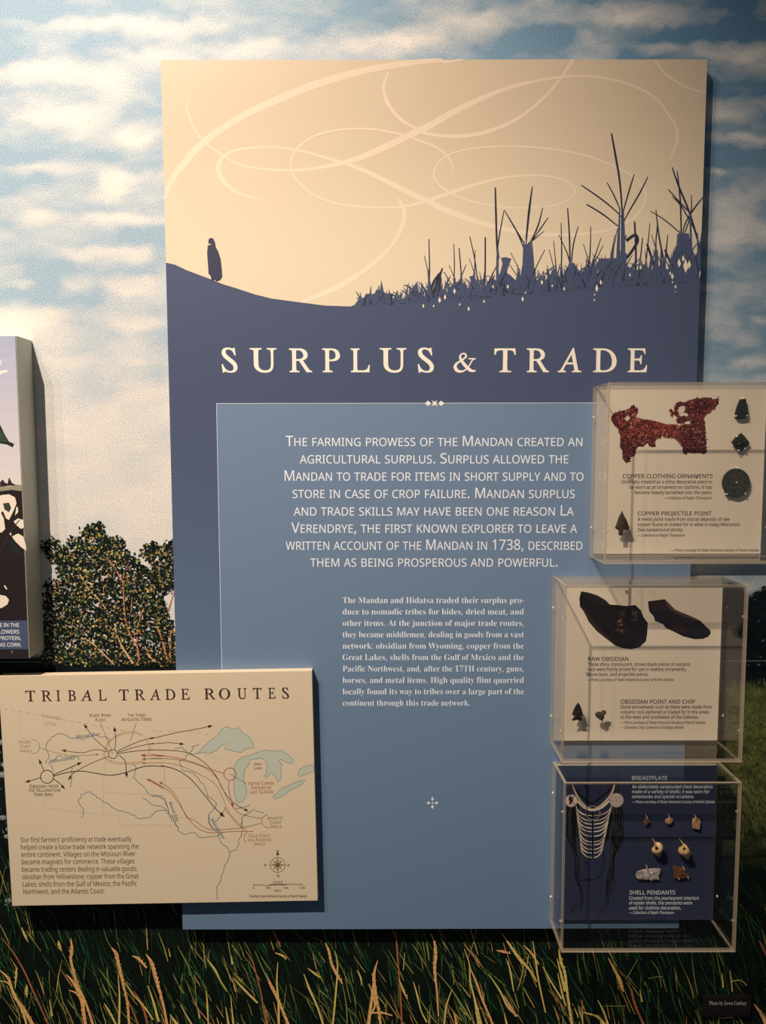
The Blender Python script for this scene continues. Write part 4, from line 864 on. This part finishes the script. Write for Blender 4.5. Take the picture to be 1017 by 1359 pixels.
# printed obsidian
P = Print(D1, 4e-7, 1.6e-4)
def O(z): return [(745+a*.2163, 770+b*.2163) for a, b in z]
P.poly(O([(112, 110), (122, 68), (165, 75), (220, 92), (270, 120), (300, 150), (345, 152), (400, 158), (455, 152), (490, 185), (505, 225), (532, 262), (528, 330), (520, 375), (480, 412), (430, 424), (380, 418), (330, 400), (280, 360), (220, 315), (170, 255), (140, 195), (115, 160)]), rgb(24, 15, 16))
P.poly(O([(122, 68), (165, 75), (220, 92), (270, 120), (300, 150), (240, 150), (170, 120)]), rgb(34, 26, 28))
P.poly(O([(115, 160), (140, 195), (220, 315), (330, 400), (320, 380), (230, 290), (150, 180)]), rgb(58, 34, 30))
P.poly(O([(380, 418), (430, 424), (480, 412), (520, 375), (500, 360), (450, 400)]), rgb(40, 26, 28))
orr = random.Random(3)
for i in range(34):
    x = orr.uniform(330, 390); y = orr.uniform(190, 330); L = orr.uniform(8, 30)
    x = 365+(y-260)*-.15+orr.uniform(-22, 22)
    P.stroke(O([(x-L*.4, y+3), (x, y-2), (x+L*.5, y-5)]), [.2, orr.uniform(.5, 1.2), .2], [rgb(120, 70, 62), rgb(84, 48, 44), rgb(150, 100, 88)][i % 3])
for i in range(16):
    x = orr.uniform(430, 465); y = orr.uniform(180, 250); P.stroke(O([(x-9, y+3), (x+8, y-3)]), [.3, .8], rgb(120, 74, 66), smooth=False)
for i in range(30):
    x = orr.uniform(150, 480); y = orr.uniform(110, 390)
    if inside(x, y, [(122, 90), (300, 160), (490, 200), (515, 350), (430, 410), (280, 330), (150, 180)]): P.stroke(O([(x, y), (x+orr.uniform(8, 26), y+orr.uniform(-8, 8))]), [.2, .7, .2], [rgb(84, 76, 78), rgb(52, 40, 42), rgb(36, 28, 32)][i % 3], smooth=False)
P.poly(O([(532, 130), (570, 125), (635, 116), (665, 150), (700, 185), (760, 205), (830, 235), (855, 250), (880, 275), (915, 308), (918, 325), (905, 345), (870, 360), (820, 362), (750, 345), (680, 310), (645, 295), (625, 270), (575, 250), (570, 225), (540, 190)]), rgb(28, 20, 24))
P.poly(O([(560, 127), (635, 116), (665, 150), (640, 178), (560, 190), (540, 150)]), rgb(46, 28, 28)); P.poly(O([(640, 120), (700, 180), (850, 246), (830, 250), (700, 200), (650, 160)]), rgb(90, 62, 54)); P.poly(O([(660, 290), (720, 255), (780, 330), (700, 312)]), rgb(56, 32, 28)); P.poly(O([(760, 240), (860, 275), (905, 318), (860, 345), (800, 320)]), rgb(34, 28, 38))
P.stroke(O([(575, 190), (640, 178), (700, 200), (760, 240), (830, 330)]), [.3, .8, .4, .7, .3], rgb(64, 50, 52))
P.build('printed_obsidian', C2)
P = Print(D1, 5e-7, 1.7e-4)
for s, a, b, y, cap, sty in [('RAW OBSIDIAN', 780.7, 834.3, 877.2, 5.4, 'card'), ('These shiny, translucent, brown-black pieces of volcanic', 780, 916.5, 883.8, 4.6, 'card'), ('rock were highly prized for use in making ornaments,', 780, 911, 890.4, 4.6, 'card'), ('stone tools, and projectile points.', 780, 861, 897.1, 4.6, 'card'), ('\u2014 Photo courtesy of State Historical Society of North Dakota', 779.6, 894, 903.8, 3.7, 'card_it'),
                             ('OBSIDIAN POINT AND CHIP', 824, 922.8, 933.9, 5.4, 'card'), ('Stone arrowheads such as these were made from', 823.7, 945, 940.4, 4.6, 'card'), ('volcanic rock gathered or traded for in the areas', 823.7, 941, 947.1, 4.6, 'card'), ('to the west and southwest of the Dakotas.', 823.7, 927.8, 953.8, 4.6, 'card'), ('\u2014 Point courtesy of State Historical Society of North Dakota', 823.7, 936.4, 960.6, 3.7, 'card_it'), ('\u2014 Obsidian Chip Collection of Gladys Rhode', 823.7, 907.7, 967.2, 3.7, 'card_it')]:
    text(P, s, a, b, y, cap, ck, sty)
P.build('card_lettering', C2)
# printed breastplate
P = Print(D1, 2e-7, 1.6e-4)
def Q(z): return [(740+a*.1471, 1020+b*.1471) for a, b in z]
blk = rgb(22, 22, 26); bone = rgb(228, 200, 172); bone2 = rgb(248, 228, 206)
br = random.Random(6)
for i in range(46):   # hanging fringes
    left_side = i % 2 == 0
    if left_side:
        x = br.uniform(95, 175); pts = [(x, 330), (x-6+br.uniform(-30, 10), 450), (x+br.uniform(-20, 20), 620), (170+br.uniform(-18, 18), 800), (180+br.uniform(-16, 16), 1000)]
        if i > 22: pts = pts[:3]
    else:
        x = br.uniform(490, 590); pts = [(x, 330), (x+br.uniform(-20, 16), 450), (x+br.uniform(-30, 12), 620), (520+br.uniform(-40, 26), 760), (480+br.uniform(-30, 30), 960), (450+br.uniform(-14, 14), 1120)]
        if i > 25: pts = pts[:4]
    P.stroke(Q(pts), [1, 1.1, .9], blk if br.random() < .78 else rgb(62, 60, 54))
for pts in [[(185, 1000), (215, 1080), (230, 1180), (205, 1270)], [(180, 990), (205, 1090), (215, 1200), (150, 1250), (128, 1300)], [(170, 880), (160, 960), (190, 1060)], [(450, 1100), (440, 1200), (400, 1280), (375, 1310)], [(455, 1110), (460, 1200), (445, 1270)], [(480, 900), (510, 980), (515, 1060), (470, 1120)],
            [(415, 740), (425, 850), (395, 950), (330, 1000), (250, 990), (190, 950)], [(185, 1010), (260, 1010), (330, 1000)], [(100, 340), (80, 400), (110, 480), (78, 600), (120, 640)], [(80, 0), (110, 60), (125, 130)], [(545, 20), (540, 80), (525, 150), (530, 230)], [(560, 40), (550, 130), (552, 220)], [(120, 130), (115, 220)], [(140, 120), (160, 210)]]:
    P.stroke(Q(pts), 1.1, blk)
P.stroke(Q([(425, 700), (400, 850), (380, 950)]), .01, blk)
P.poly(Q([(165, 230), (200, 360), (180, 400), (160, 700), (150, 640), (150, 400)]), blk); P.poly(Q([(480, 380), (440, 560), (410, 720), (460, 620), (500, 420)]), blk)
P.stroke(Q([(170, 175), (220, 250), (310, 310), (400, 250), (490, 180)]), 2.2, blk)
for k in range(15):
    t = k/14; x = 178+t*290; y = 185+115*(1-abs(2*t-1))
    P.disc(*Q([(x, y)])[0], .8, rgb(60, 58, 60), 6)
rows_l = [(168, 335, 425), (172, 365, 470), (176, 400, 502), (180, 440, 538), (186, 475, 570), (192, 515, 612), (198, 560, 662), (202, 600, 690), (206, 640, 730), (210, 680, 762), (214, 715, 802)]
for k, (xl, yl, ym) in enumerate(rows_l):   # rows of hair pipes: two curving strings per row, parted in the middle
    xr = 492-k*8.6
    for (xa, xm, c1, ya) in ((xl, 310, bone if k % 3 else bone2, yl), (xr, 328, bone2 if k % 3 else bone, yl-14)):
        pts = [(xa+(xm-xa)*(1-math.cos(math.radians(a_))), ya+(ym-ya)*math.sin(math.radians(a_))) for a_ in (0, 22, 45, 66, 90)]
        P.stroke(Q(pts), [1.0, 1.9, 1.7, 1.3, 1.1], c1)
        P.stroke(Q([(a_, b_+7) for a_, b_ in pts[:4]]), [.3, .5, .4, .3], rgb(120, 96, 78))
P.stroke(Q([(135, 145), (175, 240), (230, 320), (285, 360)]), [1, 2.6, 3, 3.4], bone); P.stroke(Q([(518, 140), (480, 240), (410, 320), (350, 362)]), [1.6, 3, 3.2, 3], bone)
P.stroke(Q([(316, 330), (318, 560), (318, 800)]), 1.4, blk)
P.ring(*Q([(320, 400)])[0], 9.5, .6, bone, ry=9); P.stroke(Q([(180, 290), (240, 350), (316, 372), (400, 350), (470, 290)]), [2, 3, 3.4, 3, 2], bone2)
for (x, y, r) in ((125, 290, 8.2), (533, 285, 9.4)):
    X, Y = Q([(x, y)])[0]
    P.disc(X, Y, r, rgb(214, 190, 176), 26); P.disc(X-.6, Y-.8, r*.8, rgb(226, 204, 190), 22)
X, Y = Q([(125, 290)])[0]; P.poly([(X-2.4, Y-6.5), (X+.6, Y-5.5), (X+1.2, Y-2), (X+2.8, Y-1), (X+.2, Y+4), (X-3, Y+5.4), (X-2.4, Y+1), (X-3.6, Y-2)], rgb(70, 44, 38)); P.poly([(X+2, Y-6), (X+4, Y-5), (X+1, Y+.5)], rgb(90, 60, 50))
X, Y = Q([(533, 285)])[0]; P.disc(X, Y, .8, rgb(110, 84, 72), 8); P.ring(X, Y, 4, .4, rgb(196, 168, 152))
P.build('printed_breastplate', C3_)
P = Print(D1, 5e-7, 1.7e-4); cw = rgb(228, 230, 240)
for s, a, b, y, cap, sty in [('BREASTPLATE', 839, 885.8, 1035, 5.2, 'card'), ('An elaborately constructed chest decoration', 839, 946, 1046.2, 4.5, 'card'), ('made of a variety of shells; it was worn for', 839, 942, 1052.7, 4.5, 'card'), ('ceremonies and special occasions.', 839, 921.6, 1059.2, 4.5, 'card'), ('\u2014 Photo courtesy of State Historical Society of North Dakota', 838.5, 948.7, 1065.8, 3.6, 'card_it'),
                             ('SHELL PENDANTS', 835.5, 896.4, 1187, 5.3, 'card'), ('Created from the pearlescent interiors', 835, 927.8, 1194, 4.5, 'card'), ('of oyster shells, the pendants were', 835, 918.8, 1200.3, 4.5, 'card'), ('used for clothing decoration.', 835, 904, 1207, 4.5, 'card'), ('\u2014 Collection of Ralph Thompson', 835, 894.7, 1212.8, 3.6, 'card_it')]:
    text(P, s, a, b, y, cap, cw, sty)
P.build('card_lettering', C3_)

# ------------------------------------------------------------------ the artefacts pinned to the cards
PIN = simple('steel_pin', rgb(240, 236, 230), .3, 0, .8)
def tube_mesh(name, pts, r, mat, parent, seg=6):
    bm = bmesh.new(); rings = []
    pts = [Vector(p) for p in pts]
    for i, p in enumerate(pts):
        d = (pts[min(i+1, len(pts)-1)]-pts[max(i-1, 0)]).normalized()
        a = d.orthogonal().normalized(); b = d.cross(a)
        rr_ = r[i] if isinstance(r, (list, tuple)) else r
        rings.append([bm.verts.new(p+(a*math.cos(2*math.pi*k/seg)+b*math.sin(2*math.pi*k/seg))*rr_) for k in range(seg)])
    for i in range(len(rings)-1):
        # keep rings aligned
        off = min(range(seg), key=lambda o: (rings[i][0].co-rings[i+1][o].co).length)
        rings[i+1] = rings[i+1][off:]+rings[i+1][:off]
        for k in range(seg): bm.faces.new((rings[i][k], rings[i][(k+1) % seg], rings[i+1][(k+1) % seg], rings[i+1][k]))
    bm.faces.new(rings[0][::-1]); bm.faces.new(rings[-1])
    bmesh.ops.recalc_face_normals(bm, faces=bm.faces[:])
    me = bpy.data.meshes.new(name); bm.to_mesh(me); bm.free(); me.materials.append(mat)
    for pl in me.polygons: pl.use_smooth = True
    o = bpy.data.objects.new(name, me); COL.objects.link(o)
    if parent is not None: o.parent = parent; o.matrix_parent_inverse = Matrix.Translation(-parent.location)
    return o
def knapped(name, pts, d, thick, mat, seed, rings=(1, .82, .55, .25), smooth=False, flat=False, jit=.12):
    """a chipped stone or worked plate: outline, then rings that rise unevenly to the middle, front and back"""
    r = random.Random(seed); W_ = [Vector(U(x, y, d)) for x, y in pts]
    fine = []
    for i in range(len(W_)):
        a, b = W_[i], W_[(i+1) % len(W_)]
        fine.append(a)
        k = max(1, int((b-a).length/.0035))
        for j in range(1, k): fine.append(a.lerp(b, j/k)+Vector((r.uniform(-1, 1), r.uniform(-1, 1)))*.00035*(0 if flat else 1))
    c = sum(fine, Vector((0, 0)))/len(fine); n = len(fine)
    V = []; F = []
    V += [(p.x, -d, p.y) for p in fine]
    for side in (1, -1):
        prev = list(range(n))
        for q, s in enumerate(rings[1:]):
            h = (thick/2)*((.9 if q == 0 else 1) if flat else min(1, (1-s)**.55*1.05))
            cur = []
            for p in fine:
                e = c+(p-c)*(s+(r.uniform(-.03, .03) if not flat else 0))
                cur.append(len(V)); V.append((e.x, -d-side*h*(1+r.uniform(-jit, jit)*(0 if flat else 2)), e.y))
            for i in range(n):
                a, b = prev[i], prev[(i+1) % n]; u, v = cur[(i+1) % n], cur[i]
                F.append((a, b, u, v) if side < 0 else (b, a, v, u))
            prev = cur
        V.append((c.x, -d-side*thick/2, c.y)); m_ = len(V)-1
        for i in range(n): F.append((prev[i], prev[(i+1) % n], m_) if side < 0 else (prev[(i+1) % n], prev[i], m_))
    o = mesh(name, V, F, mat, None, smooth=smooth)
    bm = bmesh.new(); bm.from_mesh(o.data); bmesh.ops.recalc_face_normals(bm, faces=bm.faces[:]); bm.to_mesh(o.data); bm.free()
    return o
def artefact(name, label, cat, group, body_name, pts, d, thick, mat, seed, pins, **k):
    cxp = sum(p[0] for p in pts)/len(pts); cyp = max(p[1] for p in pts)
    x, z = U(cxp, cyp, d)
    t = empty(name, (x, -d, z), label, cat, group)
    b = knapped(body_name, pts, d, thick, mat, seed, **k)
    b.parent = t; b.matrix_parent_inverse = Matrix.Translation(-t.location)
    for px, py in pins:
        a = U(px, py, d)
        c_ = Vector(U(cxp, sum(p[1] for p in pts)/len(pts), d)); v = (c_-Vector(a)).normalized()*.0016
        if d > D1+.015:
            tube_mesh('mount_pin', [(a[0], -D1-.0001, a[1]), (a[0], -d, a[1])], .0012, PIN, t); continue
        tube_mesh('mount_pin', [(a[0], -D1-.0001, a[1]), (a[0], -d-thick*.55-.0006, a[1]), (a[0]+v.x, -d-thick*.55-.0014, a[1]+v.y)], .0016, PIN, t)
    return t
PAT = simple('tarnished_copper', rgb(34, 34, 36), .5, .3, noise=(220, rgb(58, 60, 56), .5))
PAT2 = simple('tarnished_disc', rgb(52, 52, 46), .55, .2, noise=(160, rgb(78, 76, 66), .4))
RAWP = simple('brown_copper', rgb(46, 36, 26), .6, .2, noise=(260, rgb(88, 70, 46), .7))
OBS = simple('obsidian', rgb(30, 24, 22), .3, 0, noise=(300, rgb(70, 58, 50), .5))
OBS2 = simple('obsidian_chip', rgb(58, 44, 38), .35, 0, noise=(250, rgb(104, 86, 74), .5))
def N(z): return [(950+a*.1692, 510+b*.1692) for a, b in z]
dd = D1+.0075
gO = 'tarnished copper ornaments in the top case'
artefact('copper_ornament', 'dark trapezoid copper ornament at the top right of the top case', 'ornament', gO, 'plate', N([(188, 118), (240, 114), (246, 160), (258, 236), (248, 262), (205, 274), (162, 268), (148, 236), (166, 170)]), dd, .0030, PAT, 1, N([(217, 110), (158, 250), (245, 250)]), rings=(1, .93, .5), flat=True)
artefact('copper_ornament', 'dark diamond shaped copper ornament between the trapezoid one and the round disc', 'ornament', gO, 'plate', N([(200, 380), (236, 416), (270, 462), (240, 492), (205, 526), (160, 502), (121, 454), (158, 412)]), dd, .0040, PAT, 2, N([(165, 408), (226, 506), (178, 520)]), rings=(1, .8, .62, .3), jit=.3)
disc = [(160+112*math.cos(k*math.pi/20), 773+114*math.sin(k*math.pi/20)) for k in range(40)]
dsc = artefact('copper_disc', 'large round tarnished copper disc with a small centre hole in the top case', 'ornament', gO, 'plate', N(disc), dd, .0026, PAT2, 3, N([(174, 656), (85, 862), (232, 858)]), rings=(1, .96, .5), flat=True)
a = U(*N([(163, 770)])[0], dd)
bm = bmesh.new(); bmesh.ops.create_uvsphere(bm, u_segments=10, v_segments=6, radius=.0016)
for v in bm.verts: v.co += Vector((a[0], -dd-.0018, a[1]))
me = bpy.data.meshes.new('centre_rivet'); bm.to_mesh(me); bm.free(); me.materials.append(PIN)
o = bpy.data.objects.new('centre_rivet', me); COL.objects.link(o); o.parent = dsc; o.matrix_parent_inverse = Matrix.Translation(-dsc.location)
# points stand further off the cards on clear posts and throw the shadows below them
dp = D1+.020
def L(z): return [(800+a*.2134, 620+b*.2134) for a, b in z]
artefact('projectile_point', 'brown copper arrowhead at the lower left of the top case', 'arrowhead', None, 'stone_point', L([(122, 268), (132, 295), (150, 330), (168, 375), (160, 392), (145, 388), (130, 390), (126, 425), (100, 424), (98, 392), (86, 385), (76, 378), (90, 340), (100, 310)]), dp, .0045, RAWP, 4, L([(113, 380)]))
def E_(z): return [(745+a*.2163, 860+b*.2163) for a, b in z]
artefact('projectile_point', 'black obsidian arrowhead at the lower left of the middle case', 'arrowhead', None, 'stone_point', E_([(105, 334), (118, 355), (130, 390), (137, 412), (124, 420), (132, 444), (112, 446), (96, 440), (80, 446), (65, 444), (80, 418), (66, 408), (78, 375), (90, 350)]), dp, .0045, OBS, 5, E_([(100, 420)]))
artefact('obsidian_chip', 'small brown obsidian chip right of the black arrowhead in the middle case', 'stone chip', None, 'stone_flake', E_([(207, 402), (222, 388), (240, 392), (255, 380), (274, 384), (278, 402), (266, 410), (264, 432), (250, 448), (235, 438), (215, 424)]), dp, .006, OBS2, 6, E_([(240, 410)]))
# shell pieces
CORD = simple('tan_cord', rgb(212, 176, 130), .7)
BR1 = simple('brown_shell', rgb(120, 84, 60), .4, noise=(180, rgb(168, 128, 96), .4)); BR2 = simple('dark_shell', rgb(82, 52, 38), .4, noise=(200, rgb(124, 84, 60), .5)); TANS = simple('tan_shell', rgb(196, 156, 116), .4, noise=(160, rgb(160, 116, 80), .3)); PEARL = simple('pearl_shell', rgb(150, 130, 116), .22, noise=(90, rgb(214, 206, 204), .4))
def V1(z): return [(830+a*.1377, 1020+b*.1377) for a, b in z]
def V2(z): return [(830+a*.1377, 1100+b*.1377) for a, b in z]
ds = D1+.006
gP = 'shell pendants on the navy card'
def loop(t, x, y, h=1.0, lean=.6, d=ds):
    """cord that comes out of the card above the piece and goes through it"""
    a = U(x, y-2.0*h, d); b = U(x+lean, y, d); c = U(x+lean*1.4, y+2.4*h, d)
    tube_mesh('cord_loop', [(a[0], -D1-.0001, a[1]), (a[0], -d-.002, a[1]), (b[0], -d-.0042, b[1]), (c[0], -d-.0034, c[1])], .0009, CORD, t)
t = artefact('shell_pendant', 'small dark brown triangular shell pendant, leftmost of the top row', 'pendant', gP, 'shell_piece', V1([(188, 488), (215, 478), (245, 508), (230, 530), (198, 553), (182, 540), (180, 510)]), ds, .004, BR2, 7, []); loop(t, *V1([(203, 470)])[0])
t = artefact('shell_pendant', 'small round tan shell pendant in the middle of the top row', 'pendant', gP, 'shell_piece', V1([(385, 490), (420, 474), (455, 480), (463, 500), (450, 530), (425, 542), (398, 530), (384, 508)]), ds, .004, TANS, 8, []); loop(t, *V1([(420, 466)])[0])
t = artefact('shell_pendant', 'tan rectangular shell pendant at the right of the top row', 'pendant', gP, 'shell_piece', V1([(652, 480), (690, 474), (726, 500), (722, 560), (716, 588), (680, 582), (648, 572), (644, 520)]), ds, .004, TANS, 9, [], flat=True, rings=(1, .92, .5)); loop(t, *V1([(672, 468)])[0])
t = artefact('shell_pendant', 'long grey pearly shell pendant at the left of the bottom row', 'pendant', gP, 'shell_piece', V2([(100, 430), (118, 408), (160, 392), (210, 386), (270, 380), (325, 378), (344, 390), (340, 420), (326, 450), (328, 492), (270, 492), (200, 490), (130, 486), (104, 460)]), ds, .005, PEARL, 10, []); loop(t, *V2([(205, 372)])[0]); loop(t, *V2([(242, 486)])[0], .8)
t = artefact('shell_pendant', 'brown fan shaped shell pendant at the right of the bottom row', 'pendant', gP, 'shell_piece', V2([(456, 350), (500, 362), (565, 378), (590, 410), (626, 464), (600, 474), (560, 480), (510, 486), (472, 476), (464, 420)]), ds, .005, BR2, 11, []); loop(t, *V2([(560, 384)])[0]); loop(t, *V2([(510, 476)])[0], .8); loop(t, *V2([(600, 468)])[0], .8)
SH = simple('cream_shell', rgb(232, 196, 142), .42, noise=(70, rgb(214, 172, 116), .25)); SUT = simple('suture_brown', rgb(128, 88, 56), .6); HOLE = simple('shell_hole', rgb(30, 20, 16), .8)
def snail(label, apex, crown, w, seed):
    """a coiled shell: a tube that winds around its axis and shrinks towards the apex"""
    ax = Vector((*U(*crown, ds), 0)); ap = Vector((*U(*apex, ds), 0))
    a3 = Vector((ax.x, -ds-.006, ax.y)); b3 = Vector((ap.x, -ds-.003, ap.y))
    dv = b3-a3; Lh = dv.length; d = dv.normalized(); s1 = d.cross(Vector((0, 1, 0))).normalized(); s2 = d.cross(s1)
    t = empty('shell_pendant', tuple(b3), label, 'pendant', gP)
    V, F, n, m_ = [], [], 72, 14; turns = 3.4; suture = []
    for i in range(n+1):
        u = i/n; th = u*turns*2*math.pi+seed
        k = math.exp(-2.2*u)
        R_ = w*.31*k; r_ = w*.55*k
        suture.append(a3+d*(Lh*(.27+.70*(1-k)/(1-math.exp(-2.2)))+r_*.80)+(s1*math.cos(th)+s2*math.sin(th))*(R_+r_*.72))
        cen = a3+d*(Lh*(.27+.70*(1-k)/(1-math.exp(-2.2))))+ (s1*math.cos(th)+s2*math.sin(th))*R_
        e1 = (s1*math.cos(th)+s2*math.sin(th)); e2 = d
        for j in range(m_):
            f = 2*math.pi*j/m_
            V.append(cen+e1*math.cos(f)*r_+e2*math.sin(f)*r_*1.12)
    for i in range(n):
        for j in range(m_):
            F.append((i*m_+j, i*m_+(j+1) % m_, (i+1)*m_+(j+1) % m_, (i+1)*m_+j))
    F.append(tuple(range(m_))[::-1]); F.append(tuple(n*m_+j for j in range(m_)))
    mesh('shell_whorl', V, F, SH, t, smooth=True)
    tube_mesh('suture', suture[6:64], .0005, SUT, t, seg=5)
    # drilled hole near the shoulder
    bm = bmesh.new(); bmesh.ops.create_uvsphere(bm, u_segments=12, v_segments=8, radius=.0042)
    hp = a3+d*Lh*.17+s1*w*-.10+Vector((0, -w*.62, 0))
    for v in bm.verts: v.co = Vector((v.co.x, v.co.y*.5, v.co.z*1.2))+hp
    me = bpy.data.meshes.new('drilled_hole'); bm.to_mesh(me); bm.free(); me.materials.append(HOLE)
    o = bpy.data.objects.new('drilled_hole', me); COL.objects.link(o); o.parent = t; o.matrix_parent_inverse = Matrix.Translation(-t.location)
    tube_mesh('cord_loop', [a3-d*.004+Vector((-.002, .006+ds-D1-.0002, 0)), a3-d*.004+Vector((-.001, -.004, 0)), a3+d*.003+Vector((0, -w*.8, 0)), hp], .0010, CORD, t)
    return t
snail('cream spiral shell pendant at the left of the middle row', V2([(322, 270)])[0], V2([(278, 118)])[0], .0190, 0.4)
snail('larger cream spiral shell pendant at the right of the middle row', V2([(600, 292)])[0], V2([(540, 120)])[0], .0215, 1.2)

# ------------------------------------------------------------------ the little black credit plate
x0, z1 = U(934, 1322.5, .008); x1, _ = U(998, 1322, .008); z0 = z1-.052
pl = empty('credit_plate', ((x0+x1)/2, 0, z0), 'small black photo credit plate on the dark printed grass at lower right', 'sign')
BLK = simple('black_plastic', rgb(34, 28, 30), .35)
box('plate_body', x0, x1, -.008, 0, z0, z1, BLK, pl, bev=.0012)
P = Print(.008, 1e-6, 2e-4); text(P, 'Photo by Jason Lindsey', 941.5, 991, 1333.6, 5, rgb(200, 190, 190), 'bold'); P.build('plate_lettering', pl)
